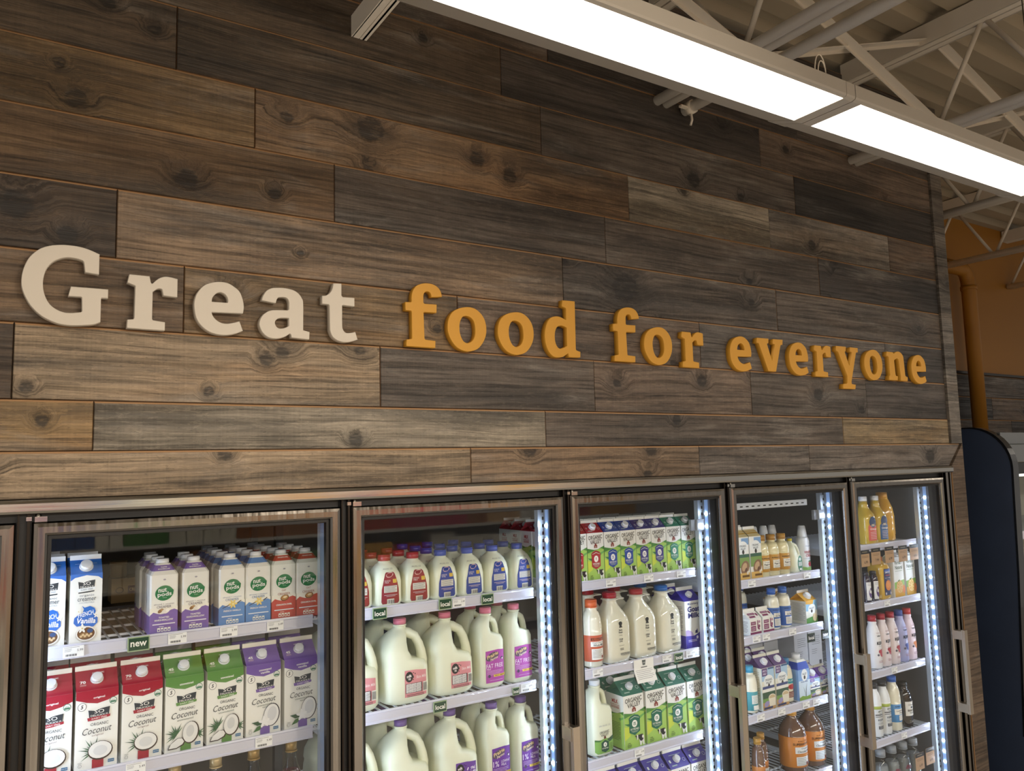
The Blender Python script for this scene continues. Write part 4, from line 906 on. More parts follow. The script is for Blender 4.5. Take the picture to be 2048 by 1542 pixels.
def dairy_jug():
    a = Art(); hw = .042; a.poly('#7fae55', [(-hw, .018), (-hw+.01, .010), (hw-.01, .010), (hw, .018), (hw, .062), (hw*.5, .058), (0, .061), (-hw*.6, .056), (-hw, .058)]); a.poly('#3d5f48', [(.010, .056), (hw, .066), (hw, .052), (.02, .046)]); a.poly('#45743f', [(-hw, .054), (-hw, .060), (-hw*.3, .056), (-hw*.6, .052)])
    a.text('#4d4a45', 'ORGANIC', -.001, .083, .044, .0085, .01, rot=.05); a.text('#4d4a45', 'VALLEY', .0, .0735, .036, .0085, .01, rot=.06); a.poly('#6b3a30', [(-.005, .060), (.005, .060), (.005, .066), (0, .071), (-.005, .066)])
    a.poly('#25503f', [(-.017, .020), (0, .013), (.017, .020), (.017, .048), (0, .056), (-.017, .048)]); a.ell('#f3f2ea', 0, .040, .0078); a.text('#25503f', '0', 0, .040, .006, .008, .02); a.text('#eef0e4', 'FAT FREE MILK', 0, .0275, .029, .0042, .01); a.lines('#55683a', .029, .040, .014, 5, .0045, .0016)
    a.text('#9aa0a4', '04 AUG 22', 0, .106, .052, .0055)
    return handle_jug(1, '#dfe3e6', a, False)
def glass_milk(capc, nm):
    cm = plastic(capc); g = MILKG; sg = BOTTLE_CLEAR
    R = [(0, 0, .048, .048, 4, g), (.004, 0, .0555, .0555, 4.5, g), (.020, 0, .0575, .0575, 5, g), (.135, 0, .0575, .0575, 5, g), (.158, 0, .0545, .0545, 4, g), (.180, 0, .0440, .0440, 3, g), (.198, 0, .0330, .0330, 2.3, g), (.210, 0, .0275, .0275, 2, g), (.222, 0, .0255, .0255, 2, g), (.228, 0, .0270, .0270, 2, g)]
    B = Body(R, 36); mb = MB(); B.mesh(mb); o = mb.build('glass_milk_bottle')
    c = MB(); c.cyl((0, 0, .226), (0, 0, 1), .0265, .0268, .019, 24, cm); c.cyl((0, 0, .245), (0, 0, 1), .0268, .0235, .003, 24, cm); c.build('cap', o)
    k = MB(); k.tube([(.030*math.cos(t), .030*math.sin(t), .223) for t in [math.radians(40+i*28) for i in range(11)]]+[(.058, -.012, .221), (.064, .0, .220), (.058, .012, .221), (.024, .020, .223)], .0026, 6, plastic('#e4e2d2'), ry=1.7); k.build('carry_ring', o)
    gr = MB(); gr.rings([[(.0578+.0008*q+0*i, -.020+.018*math.cos(i*math.pi/8), .088+.036*math.sin(i*math.pi/8)) for i in range(16)] for q in (0, 1)], MILKG); gr.build('grip_dent', o)
    a = Art(); bk = '#2f302d'; a.ell('#b9b59e', 0, .147, .0095, .0085); a.ell('#dfdbc6', 0, .1465, .0085, .0075); a.ell(bk, .001, .142, .0085, .0060, 12); a.poly(bk, [(-.007, .126), (.009, .126), (.005, .133), (.009, .139), (-.008, .139), (-.004, .133)])
    a.text(bk, 'Farm', 0, .1175, .0160, .0070, .03); a.text(bk, 'Fresh', .000, .1090, .0180, .0070, .03); a.text('#77766a', 'WHOLE' if nm else 'REDUCED', 0, .0985, .016, .0040); a.text(bk, 'CREAM', 0, .0845, .0185, .0058, .02); a.text(bk, 'LINE', 0, .0770, .0145, .0058, .02)
    a.lines('#6d6c60', .002, .0620, .024, 1, .003, .0012); a.lines('#5d5c52', .003, .0510, .017, 2, .0042, .0022); a.lines('#3f3f3a', .018, .0335, .046, 2, .0042, .0022); a.lines('#77766a', .020, .0255, .038, 1, .003, .0012)
    p = MB(); a.emit(p, B.front, .012, .03); p.build('printed_label', o)
    return o

def juice_glass(liq, cap, top):
    lm = mat(liq, .1, coat=.6)
    o = round_bottle('glass_bottle', [(0, .031, BOTTLE_CLEAR), (.006, .034, BOTTLE_CLEAR), (.150, .034, BOTTLE_CLEAR), (.185, .029, BOTTLE_CLEAR), (.212, .019, BOTTLE_CLEAR), (.238, .0138, BOTTLE_CLEAR), (.262, .0132, BOTTLE_CLEAR)], None)
    m = MB(); rs = [(.004, .030), (.010, .032), (.150, .032), (.183, .027), (top, .0185 if top > .2 else .024)]; m.rings([sring(z, 0, r, r, 2, 20) for z, r in rs], lm); m.build('liquid', o)
    c = MB(); cm = mat(cap, .3, .35); c.cyl((0, 0, .254), (0, 0, 1), .0160, .0160, .024, 20, cm); c.cyl((0, 0, .249), (0, 0, 1), .0170, .0170, .004, 20, cm); c.build('cap', o)
    a = Art(); a.text('#d9dcda', 'cultured', 0, .2015, .018, .004); a.text('#d9dcda', 'drink', 0, .196, .012, .0035); p = MB(); a.emit(p, lambda u, v, f: (u, -math.sqrt(max(1e-6, (.0225+f)**2-u*u))-.0015, v)); p.build('printed_label', o)
    return o
def sleeve_bottle(name, r, h, body, capc, band, art, neck=.55, cap_h=.022, cap_r=None, taper=.62, e=2, shoulder=.60):
    bm_ = body; lb = paper(band[2]) if band else bm_; z0, z1 = (band[0], band[1]) if band else (.02*h, .03*h)
    zs = h*shoulder; cr = cap_r or r*neck*1.08; d = .0006 if band else 0
    P = [(0, r*.9, bm_), (.006, r, bm_), (z0-.0005, r, bm_), (z0, r+d, lb), (z1, r+d, bm_), (z1+.0005, r, bm_), (max(zs, z1+.004), r, bm_), (zs+(h-zs)*.30, r*.90, bm_), (zs+(h-zs)*.52, r*(.9+neck)/2, bm_), (h-cap_h-.016, r*neck*1.04, bm_), (h-cap_h-.004, r*neck*.96, bm_), (h-cap_h+.002, r*neck*.98, bm_)]
    return round_bottle(name, P, (h-cap_h, h, cr, cr*.93, plastic(capc)), art, e)
def art_orange():
    a = Art(); a.rect('#2a2320', -.002, .0985, .050, .0085); a.text('#d9633a', 'KALONA', -.002, .1075, .032, .004); a.text('#d9633a', 'SUPERNATURAL', -.002, .0985, .046, .006, .02)
    a.rect('#eeece4', 0, .0815, .056, .0175); a.text('#3d3d40', 'Organic Cream Top', 0, .0860, .046, .0050, .01); a.text('#2a2a2c', 'Whole Milk', .001, .0780, .044, .0075, .02); a.rect('#eeece4', -.001, .046, .050, .038); a.lines('#8a8a88', -.003, .060, .040, 6, .0050, .0016); a.rect('#8a2f2a', .016, .036, .008, .010)
    return a
def art_gold():
    a = Art(); a.text('#3b2b12', 'SUPERNATURAL', -.002, .0785, .046, .0055, .02); a.rect('#ebe7d8', 0, .052, .044, .034); a.text('#3a3a3a', 'Organic', 0, .062, .028, .005, .01); a.text('#2e2e2e', 'Eggnog', 0, .053, .034, .0075, .02); a.lines('#77756c', 0, .045, .036, 3, .0042, .0012); return a
def whip_can():
    a = Art(); a.text('#b8404a', 'WHIPPED', .002, .083, .046, .0120, .02); a.text('#b8404a', 'CREAM', .003, .068, .036, .0120, .02); a.text('#7f8fa5', 'organic', 0, .110, .030, .008); a.ell('#a8323a', .004, .030, .0105, .0115); a.poly('#3f7d45', [(-.008, .040), (.016, .040), (.010, .046), (-.002, .046)]); a.poly('#8fbf6a', [(-.027, .004), (.027, .004), (.027, .016), (.010, .020), (-.012, .016), (-.027, .019)]); a.rect('#9fb3c8', 0, .055, .048, .0016)
    cw = plastic('#e9ecee'); o = round_bottle('whipped_cream_can', [(0, .029, cw), (.004, .030, cw), (.128, .030, cw), (.142, .027, cw), (.150, .0225, cw)], None, a)
    m = MB(); m.cyl((0, 0, .150), (0, 0, 1), .0225, .0155, .046, 20, cw); m.cyl((0, 0, .196), (0, 0, 1), .0155, .0125, .004, 20, cw); m.build('cap', o); return o
def pink_carton():
    a = Art(.7, .7); c = '#84385f'
    a.rect(c, 0, .008, .098, .014); a.rect(c, -.020, .066, .044, .020); a.rect(c, -.020, .036, .044, .030); a.text('#e9d9e2', 'HALF', -.020, .0665, .030, .010); a.lines('#e9d9e2', -.020, .042, .034, 3, .007, .002); a.poly(c, [(.014, .082), (.020, .082), (.022, .040), (.036, .030), (.028, .024), (.014, .034)]); a.ell('#b58aa2', .032, .072, .008); a.ell(c, .030, .046, .007, .010)
    s = Art(.7, .7); s.rect(c, -.005, .038, .060, .016); s.text('#e9d9e2', 'ORGANIC', -.005, .038, .044, .007); s.rect(c, -.012, .016, .050, .014); s.ell(c, .036, .030, .009, .012)
    l = Art(.7, .7); l.lines('#8a7f86', 0, .075, .07, 9, .0075, .0022)
    return gable_carton('small_cream_carton', .070, .070, .064, .026, .011, WH, a, s, l, cap=False)
def blue_art():
    a = Art(); a.text('#26365c', 'SUPERNATURAL', 0, .0810, .046, .0050, .02); a.rect('#ece9de', 0, .060, .042, .017); a.text('#2c3d68', 'Organic', 0, .0640, .026, .005); a.text('#22304f', '2% Milk', 0, .0565, .030, .006, .02); a.rect('#ece9de', 0, .030, .038, .030); a.lines('#6d7890', 0, .040, .032, 5, .0048, .0014); return a
def yellow_carton():
    y = '#dca63c'; a = Art(.87, .8); a.rect('#8ec0dc', 0, .096, .097, .055); a.poly(y, [(-.0485, .125), (.02, .125), (.012, .100), (-.0485, .108)]); a.ell('#eef0ee', .004, .078, .034, .026, 20); a.text('#40505a', 'VALLEY', .0, .082, .044, .010, .02); a.ell('#3e3934', .0, .066, .008, .009); a.poly('#5f9a4c', [(-.0485, 0), (.0485, 0), (.0485, .028), (0, .036), (-.0485, .030)]); a.ell('#d9c7a0', .024, .030, .018, .022)
    l = Art(.87, .8); l.lines('#77796f', .006, .108, .072, 13, .0075, .0016)
    for i in range(5): l.ell('#4a3f36', -.038, .098-.017*i, .0028, .0034, 10)
    return gable_carton('eggnog_carton', .084, .084, .098, .032, .011, paper(y), a, None, l, body=paper('#e6e4d6'), finm=paper('#eee9dc'), capr=.0165)
def mug_carton(small):
    pu = '#57386f' if not small else '#6b45a8'
    a = Art(.82, .90) if not small else Art(.72, .42)
    a.rect('#a9c7de', 0, .158, .096, .056); a.rect(pu, -.024, .170, .040, .034); a.text('#e2d6ea', 'HALF &', -.024, .176, .030, .010, .02); a.text('#e2d6ea', 'HALF', -.024, .163, .026, .010, .02); a.rect('#3f5f86', .024, .184, .046, .008)
    a.ell('#eef0ee', .004, .126, .038, .030); a.text('#40505a', 'ORGANIC', .004, .134, .056, .010, .02); a.text('#40505a', 'VALLEY', .004, .121, .046, .010, .02); a.ell('#3e3934', .004, .106, .008, .010); a.rect('#46507e', 0, .100, .090, .012); a.rect('#eae8de', 0, .087, .096, .014)
    a.rect('#3f5a45', 0, .062, .096, .036); a.rect('#72994e', 0, .042, .096, .020); a.rect('#c39a62', 0, .018, .096, .034); a.ell('#e3dcc8', .022, .052, .028, .016); a.ell('#c9b48c', .022, .052, .023, .012); a.poly('#e3dcc8', [(-.006, .050), (.048, .050), (.046, .014), (.002, .014)]); a.ell('#9b93bd', -.020, .028, .020, .012, 16, .3); a.rect('#3b4468', -.010, .009, .066, .009)
    l = Art(.82, .90) if not small else Art(.72, .42); l.lines('#8d8a72', 0, .17, .07, 18, .008, .0016)
    if small: return gable_carton('small_creamer_carton', .070, .070, .080, .030, .010, paper(pu), a, None, l, body=paper('#e7e4d2'), capr=.0150)
    return gable_carton('half_and_half_carton', .080, .080, .170, .036, .012, paper(pu), a, None, l, body=paper('#e7e4d2'), capr=.0145)
def blue_carton():
    w = .075; x = w/2; B1 = paper('#2447b0'); B2 = paper('#7fa6d6'); mb = MB(); r = lambda h, z: [(-h, -h, z), (h, -h, z), (h, h, z), (-h, h, z)]
    mb.rings([r(x, 0), r(x, .128), r(x*.80, .158), r(x*.60, .166)], [B2, B1, WH], False); o = mb.build('milk_carton')
    c = MB(); c.cyl((0, 0, .166), (0, 0, 1), .0185, .0185, .022, 20, CAPW); c.build('cap', o)
    a = Art(.78, .9); a.rect('#cfdfe9', 0, .050, .094, .080); a.ell('#eef0ee', .004, .115, .026, .028); a.text('#40505a', 'VALLEY', .004, .120, .036, .010, .02); a.ell('#3e3934', .004, .104, .008, .009); a.text('#2f4f8a', 'Grass Milk', 0, .085, .060, .007, .02); a.poly('#4a5a50', [(.004, .012), (.010, .050), (.022, .078), (.014, .048), (.010, .012)]); a.poly('#5c6d5a', [(.004, .012), (.000, .040), (-.012, .064), (-.002, .036)]); a.poly('#86aa4c', [(-.047, 0), (.047, 0), (.047, .018), (.01, .014), (-.02, .020), (-.047, .014)])
    m = MB(); a.emit(m, lambda u, v, f: (u, -x-f, v)); m.build('printed_face', o); return o
def teal_art():
    a = Art(); a.rect('#eceae0', -.004, .054, .030, .034); a.lines('#5f9aa2', -.004, .066, .024, 6, .0048, .0014); a.rect('#eceae0', .0, .022, .030, .018); return a
def red_art():
    a = Art(); a.rect('#2f8a94', 0, .088, .052, .020); a.text('#dbe9e6', 'FULL CREAM', 0, .090, .040, .006, .02); a.ell('#b0353a', 0, .064, .018, .011); a.poly('#7a4d44', [(-.025, .020), (.025, .020), (.025, .046), (-.025, .044)]); a.lines('#d6b8aa', 0, .038, .036, 3, .006, .0018); return a
def plain_carton():
    a = Art(); a.lines('#5d6066', .004, .15, .060, 5, .009, .0016); a.lines('#5d6066', -.01, .09, .04, 3, .009, .0016); a.rect('#4a4c52', .030, .028, .018, .018)
    return gable_carton('plain_carton', .098, .098, .190, .045, .013, paper('#c3c6cb'), a, None, None, body=paper('#c3c6cb'))
def choc_art(big):
    k = 1.0 if big else .5; a = Art(k, k*.95); a.text('#2e1d10', 'SUPERNATURAL', -.004, .126, .084, .0105, .02); a.text('#6a3d18', 'KALONA', -.004, .139, .05, .0055)
    a.rect('#dfe3e2', 0, .100, .080, .028); a.text('#4a5560', 'Organic', .004, .1065, .040, .009, .01); a.text('#2f3a44', 'Chocolate Milk', .002, .0945, .070, .0095, .02); a.rect('#c98a4a', 0, .079, .062, .007); a.rect('#dfe3e2', -.008, .053, .060, .038); a.lines('#87909a', -.010, .066, .050, 5, .0068, .0022); a.rect('#7a3026', .012, .042, .011, .013)
    a.ell('#e3e6e0', .036, .066, .0100); a.ell('#47735a', .036, .066, .0080); a.ell('#e3e6e0', .036, .042, .0100); a.ell('#5a6fa8', .036, .042, .0080); return a
def oj_bottle(col, w1):
    j = mat('#d8b545', .12, coat=.8); a = Art(.9, 1); a.poly(col, [(-.036, .018), (.036, .018), (.036, .086), (.026, .096), (-.026, .096), (-.036, .086)]); a.ell('#3b4a6b', .002, .106, .030, .026); a.ell('#c9b894', .002, .104, .018, .016); a.poly('#39486a', [(-.020, .096), (.024, .096), (.018, .122), (-.014, .122)]); a.text('#f2e6dc', 'ORGANIC', 0, .088, .044, .006); a.text('#f2e6dc', w1, .002, .072, .056, .013, .02); a.lines('#e6cfc6', 0, .058, .05, 5, .0075, .0020)
    return round_bottle('juice_bottle', [(0, .040, j), (.006, .0445, j), (.120, .0445, j), (.142, .0405, j), (.165, .029, j), (.182, .0215, j), (.186, .0235, j), (.192, .0205, j), (.206, .0200, j)], (.204, .228, .0195, .0180, CAPW), a, e=4)
def big_juice():
    j = mat('#dba53a', .14, coat=.7); a = Art(); a.poly('#e8e4da', [(.030, .030), (.052, .030), (.052, .120), (.034, .122)]); a.rect('#a8322c', .044, .050, .014, .018)
    return round_bottle('juice_bottle', [(0, .048, j), (.006, .053, j), (.130, .053, j), (.165, .046, j), (.195, .034, j), (.212, .026, j), (.216, .026, j)], (.214, .240, .0265, .0245, plastic('#e0a23a')), a)
def label_juice():
    j = mat('#d8ae42', .12, coat=.8); a = Art(); a.rect('#27305e', .004, .082, .056, .126); a.rect('#4a68b0', .004, .136, .046, .010); a.text('#e2e2ee', 'SIMPLY', .004, .128, .040, .009, .02); a.text('#c95a52', 'ORANGE', .004, .114, .036, .007, .02); a.text('#e2e2ee', 'PULP FREE', .004, .101, .044, .005); a.ell('#d9853a', .006, .066, .023, .025); a.ell('#e59a4e', .003, .070, .014, .016); a.rect('#e2e2ee', -.016, .028, .009, .011); a.rect('#e2e2ee', .024, .028, .009, .011)
    return round_bottle('juice_bottle', [(0, .038, j), (.006, .0425, j), (.146, .0425, j), (.160, .039, j), (.174, .026, j), (.182, .021, j)], (.180, .200, .0215, .0200, plastic('#d97a2c')), a, e=4)
def citrus_carton():
    a = Art(.84, 1.0); a.rect('#eef0ec', 0, .098, .097, .190); a.text('#3f5a3c', "Florida's", 0, .166, .070, .017, .02, .1); a.text('#3f5a3c', 'Natural', .002, .143, .074, .018, .02, .1); a.rect('#8aa07c', 0, .126, .07, .002); a.poly('#8db851', [(-.0485, .072), (.0485, .082), (.0485, .050), (-.0485, .040)]); a.rect('#d8a848', 0, .022, .097, .040); a.ell('#d9a24a', .002, .048, .034, .032); a.ell('#ecd59a', .002, .048, .030, .028)
    for i in range(8): t = i*math.pi/4; a.poly('#dfae52', [(.002+.004*math.cos(t), .048+.004*math.sin(t)), (.002+.026*math.cos(t-.25), .048+.025*math.sin(t-.25)), (.002+.026*math.cos(t+.25), .048+.025*math.sin(t+.25))])
    a.ell('#e07e35', .040, .036, .012, .020); a.poly('#4d7d3c', [(-.020, .078), (.004, .086), (-.004, .074)])
    s = Art(.84, .6); s.rect('#c9543e', 0, .04, .06, .012)
    return gable_carton('juice_carton', .082, .062, .186, .026, .010, paper('#d9dfd2'), a, s, None, capr=.0125)
def kefir(body, capc, fr):
    bm_ = plastic(body, .35); a = Art(); a.text('#2f3a44', 'Lifeway', .004, .150, .034, .0085, .03); a.text('#8a3f4a', 'lowfat', -.002, .165, .022, .0045); a.text('#27303a', 'KEFIR', .004, .118, .044, .0150, .03); a.lines('#87909a', .004, .105, .03, 1, .003, .0015); a.ell(fr, .010, .072, .0160, .0185); a.ell(fr, -.004, .080, .009, .008); a.poly('#4f7d48', [(.004, .090), (.016, .092), (.010, .086)]); a.ell('#5d5a66', -.015, .064, .005); a.lines('#b08a98', .004, .036, .036, 2, .006, .0022)
    return round_bottle('kefir_bottle', [(0, .032, bm_), (.005, .0350, bm_), (.130, .0350, bm_), (.165, .0310, bm_), (.190, .0235, bm_), (.204, .0185, bm_), (.209, .0215, bm_), (.214, .0185, bm_), (.222, .0180, bm_)], (.220, .243, .0195, .0180, plastic(capc)), a)
def white_art():
    a = Art(); a.text('#4a5230', 'green', 0, .116, .030, .007, .01); a.rect('#2e3134', 0, .101, .052, .004); a.text('#2e3134', 'GOAT', 0, .108, .020, .004); a.rect('#2e3134', 0, .093, .052, .0025); a.text('#3b4a58', 'KEFIR', 0, .078, .036, .0085, .02); a.lines('#8a9098', 0, .066, .04, 2, .005, .0016); a.rect('#44484c', 0, .044, .036, .014); a.lines('#b9bcc0', 0, .048, .028, 2, .006, .0016); return a
def cream_art():
    a = Art(); a.text('#22405c', 'SUPERNATURAL', 0, .112, .050, .0065, .02); a.rect('#ece9de', 0, .088, .056, .026); a.text('#33414e', 'Lowfat Kefir', 0, .0925, .044, .007, .02); a.text('#33414e', 'Plain', .004, .0825, .024, .0065, .02); a.rect('#ece9de', .008, .060, .038, .024); a.lines('#6a7a8a', .008, .067, .03, 4, .005, .0014); return a
def dark_art():
    a = Art(); a.rect('#e0dcd2', .0, .086, .058, .066); a.text('#2a2826', 'CARAMEL', 0, .104, .036, .006); a.ell('#2a2826', .002, .092, .008, .005); a.text('#232120', 'BARISTA', .002, .078, .046, .009, .02); a.text('#232120', 'COLD', .002, .067, .028, .008, .02); a.lines('#8a857c', 0, .030, .034, 2, .006, .002); return a
def grey_cap(nm):
    o = round_bottle('clear_bottle', [(0, .029, BOTTLE_CLEAR), (.006, .034, BOTTLE_CLEAR), (.130, .034, BOTTLE_CLEAR), (.155, .031, BOTTLE_CLEAR), (.170, .022, BOTTLE_CLEAR), (.180, .017, BOTTLE_CLEAR), (.196, .017, BOTTLE_CLEAR)], (.190, .219, .0225, .0170, plastic('#8d9194')), None)
    m = MB(); lm = mat('#8b8d90', .12, coat=.5); m.rings([sring(z, 0, r, r, 2, 20) for z, r in ((.004, .030), (.01, .032), (.128, .032), (.150, .028))], lm); m.build('liquid', o)
    a = Art(); a.text('#8a3f52', nm, .0, .112, .046, .018, .03, .25); p = MB(); a.emit(p, lambda u, v, f: (u, -math.sqrt(max(1e-6, (.0346+f)**2-u*u)), v), .008, .03); p.build('printed_label', o)
    return o
def small_dark():
    d = mat('#2c2030', .12, coat=.6); a = Art(); a.rect('#e2dfda', 0, .052, .036, .084); a.ell('#5a3d78', .003, .044, .013, .024); a.lines('#8a8690', 0, .086, .028, 2, .006, .0018); a.ell('#e2dfda', .004, .048, .006, .008)
    return round_bottle('small_juice_bottle', [(0, .0195, d), (.004, .0215, d), (.096, .0215, d), (.112, .0195, d), (.122, .0140, d), (.128, .0130, d)], (.126, .140, .0145, .0135, plastic('#26222a')), a)

BR = mat('#6d5140', .1, coat=.9, name='chocolate_milk'); EGG = mat('#e6dcae', .14, coat=.6); CRM = mat('#e9e3cb', .16, coat=.6)
PROD = {  # builder, depth, description, category, group
 'cb': (creamer_blue, .072, 'tall white creamer carton with blue gable', 'creamer carton'),
 'n0': (lambda: nut_creamer('#7a63ac', 'TOASTED|MARSHMALLOW', 0), .07, 'white creamer carton with purple shoulders', 'creamer carton'),
 'n1': (lambda: nut_creamer('#5f8cc6', 'FRENCH VANILLA', 1), .07, 'white creamer carton with light blue shoulders', 'creamer carton'),
 'n2': (lambda: nut_creamer('#c24a40', 'CINNAMON SWIRL', 2), .07, 'white creamer carton with red shoulders', 'creamer carton'),
 'c0': (lambda: coconut('#a32234', '70', 'original', 0), .096, 'coconut drink carton with red gable', 'milk carton'),
 'c1': (lambda: coconut('#63914a', '45', 'unsweetened', 1), .096, 'coconut drink carton with green gable', 'milk carton'),
 'c2': (lambda: coconut('#7a5fa8', '45', 'unsweetened|vanilla', 2), .096, 'coconut drink carton with purple gable', 'milk carton'),
 'g0': (lambda: juice_glass('#2a2a38', '#a89060', .190), .068, 'dark glass bottle with gold cap', 'bottle'),
 'g1': (lambda: juice_glass('#a8323a', '#c7b083', .206), .068, 'red drink bottle with pale gold cap', 'bottle'),
 'g2': (lambda: juice_glass('#4a3a38', '#b08f55', .188), .068, 'brown drink bottle with gold cap', 'bottle'),
 'g3': (lambda: juice_glass('#8d3f44', '#b08f55', .196), .068, 'rosy drink bottle with gold cap', 'bottle'),
 'qr': (lambda: quart_jug('#9c3538', '#8e2e32', ('WHOLE', 'MILK')), .094, 'small milk jug with red cap', 'milk jug'),
 'qb': (lambda: quart_jug('#2a45a4', '#2c4493', ('2% REDUCED', 'FAT MILK')), .094, 'small milk jug with blue cap', 'milk jug'),
 'Gp': (lambda: handle_jug(1, '#d5758a', art_gallon('#d98f95', '#5a3038', 'Skim Milk', '#f4dfe0')), .153, 'gallon milk jug with pink cap', 'milk jug'),
 'Gv': (lambda: handle_jug(1, '#6b4f8f', art_gallon('#6b3f9a', '#d9c9ea', '1%|Lowfat Milk', '#efe4f6')), .153, 'gallon milk jug with purple cap', 'milk jug'),
 'Hp': (lambda: handle_jug(1, '#d5758a', art_half('#b04aa6', 'FAT FREE', 'MILK'), False), .098, 'slim half-gallon jug with pink cap', 'milk jug'),
 'Hv': (lambda: handle_jug(1, '#6b4f8f', art_half('#6a2f97', '1%', ''), False), .098, 'slim half-gallon jug with purple cap', 'milk jug'),
 'or': (lambda: dairy_carton('#a82f36', 'W', 'WHOLE MILK', 0), .0755, 'green-hill carton with red gable', 'milk carton'),
 'ob': (lambda: dairy_carton('#2d4a9c', '2%', 'REDUCED FAT', 0), .0755, 'green-hill carton with blue gable', 'milk carton'),
 'oi': (lambda: dairy_carton('#3f3c80', '1%', 'LOW FAT MILK', 0), .0755, 'green-hill carton with indigo gable', 'milk carton'),
 'og': (lambda: dairy_carton('#2f7f63', '0%', 'FAT FREE MILK', 0), .0755, 'green-hill carton with green gable', 'milk carton'),
 'OG': (lambda: dairy_carton('#256a54', '0%', 'FAT FREE MILK', 1), .098, 'large green-hill carton with green gable', 'milk carton'),
 'OV': (lambda: dairy_carton('#4a4199', '1', 'LOW FAT MILK', 1), .098, 'large green-hill carton with violet gable', 'milk carton'),
 'ro': (lambda: sleeve_bottle('milk_bottle', .0375, .235, CRM, '#d9693a', (.020, .112, '#c65a38'), art_orange(), cap_h=.024), .075, 'cream bottle with orange cap', 'milk bottle'),
 'Mr': (lambda: glass_milk('#a3242c', 1), .115, 'glass milk bottle with red cap', 'milk bottle'),
 'Mb': (lambda: glass_milk('#2160a8', 0), .115, 'glass milk bottle with blue cap', 'milk bottle'),
 'gm': (goat_carton, .09, 'goat milk carton with violet gable', 'milk carton'),
 'dj': (dairy_jug, .098, 'white half-gallon jug with green label', 'milk jug'),
 'ec': (lambda: mug_eggnog(), .07, 'tan and green eggnog carton', 'eggnog carton'),
 'eb': (lambda: sleeve_bottle('eggnog_bottle', .033, .176, EGG, '#b8862f', (.022, .092, '#c89438'), art_gold(), cap_h=.020), .066, 'eggnog bottle with gold cap', 'eggnog bottle'),
 'yj': (lambda: yellow_jug(), .094, 'small cream jug with yellow cap', 'milk jug'),
 'wc': (whip_can, .06, 'white whipped cream can', 'spray can'),
 'pc': (pink_carton, .07, 'small white and plum cream carton', 'cream carton'),
 'bl': (lambda: sleeve_bottle('milk_bottle', .032, .170, CRM, '#2f62b5', (.008, .090, '#3c66ae'), blue_art(), cap_h=.022), .064, 'milk bottle with blue cap and sleeve', 'milk bottle'),
 'yc': (yellow_carton, .084, 'short eggnog carton with yellow gable', 'eggnog carton'),
 'ab': (lambda: sleeve_bottle('milk_bottle', .030, .185, CRM, '#3f9fc4', (.010, .085, '#3f98a0'), teal_art(), cap_h=.022), .06, 'cream bottle with aqua cap', 'milk bottle'),
 'hc': (lambda: mug_carton(False), .08, 'half-and-half carton with plum gable', 'cream carton'),
 'rb': (lambda: sleeve_bottle('milk_bottle', .029, .180, CRM, '#2f78a8', None, red_art(), cap_h=.022), .058, 'cream bottle with blue cap and red label', 'milk bottle'),
 'bc': (blue_carton, .075, 'square blue carton with white screw cap', 'milk carton'),
 'sc': (lambda: mug_carton(True), .07, 'short creamer carton with violet gable', 'creamer carton'),
 'pl': (plain_carton, .098, 'plain grey-white carton at the back', 'milk carton'),
 'cs': (lambda: sleeve_bottle('chocolate_milk_bottle', .027, .190, BR, '#b98a3a', (.020, .082, '#c07a36'), choc_art(False), cap_h=.020), .054, 'small chocolate milk bottle with gold cap', 'milk bottle'),
 'cl': (lambda: sleeve_bottle('chocolate_milk_bottle', .058, .248, BR, '#d49a3c', (.024, .148, '#cc7f2c'), choc_art(True), neck=.36, cap_h=.016, shoulder=.60), .116, 'large chocolate milk bottle with orange label', 'milk bottle'),
 'j1': (lambda: oj_bottle('#d9685e', 'Orange'), .089, 'square juice bottle with coral label', 'juice bottle'),
 'j2': (lambda: oj_bottle('#3a5f8f', 'Orange'), .089, 'square juice bottle with blue label', 'juice bottle'),
 'jb': (big_juice, .106, 'large round orange juice bottle', 'juice bottle'),
 'sd': (small_dark, .043, 'small dark bottle with white and purple label', 'juice bottle'),
 'j3': (label_juice, .085, 'square juice bottle with navy label', 'juice bottle'),
 'fc': (citrus_carton, .062, 'white citrus juice carton', 'juice carton'),
 'k1': (lambda: kefir('#e9e6e4', '#b3323c', '#b9505c'), .07, 'white kefir bottle with red cap', 'kefir bottle'),
 'k2': (lambda: kefir('#e3d6d6', '#a8303a', '#a83a44'), .07, 'pale pink kefir bottle with dark red cap', 'kefir bottle'),
 'k3': (lambda: kefir('#a9add6', '#3f559f', '#4f5fa0'), .07, 'lavender kefir bottle with blue cap', 'kefir bottle'),
 'k4': (lambda: kefir('#ebd5d9', '#c8352f', '#d98a5a'), .07, 'rosy kefir bottle with bright red cap', 'kefir bottle'),
 'w1': (lambda: sleeve_bottle('kefir_bottle', .033, .238, plastic('#e4e5e2', .35), '#26282a', (.126, .140, '#a3b04c'), white_art(), cap_h=.018, shoulder=.62), .066, 'white bottle with green stripe and black cap', 'kefir bottle'),
 'w3': (lambda: sleeve_bottle('kefir_bottle', .036, .248, CRM, '#2f62b5', (.040, .122, '#4a8cc4'), cream_art(), cap_h=.022, shoulder=.60), .072, 'cream kefir bottle with blue cap and label', 'kefir bottle'),
 'dk': (lambda: sleeve_bottle('coffee_bottle', .038, .205, mat('#1b1310', .1, coat=.8), '#101010', None, dark_art(), cap_h=.016, shoulder=.62), .076, 'black coffee bottle with white label', 'coffee bottle'),
 'gc': (lambda: grey_cap('Biz'), .07, 'clear bottle with grey cap', 'bottle'),
}
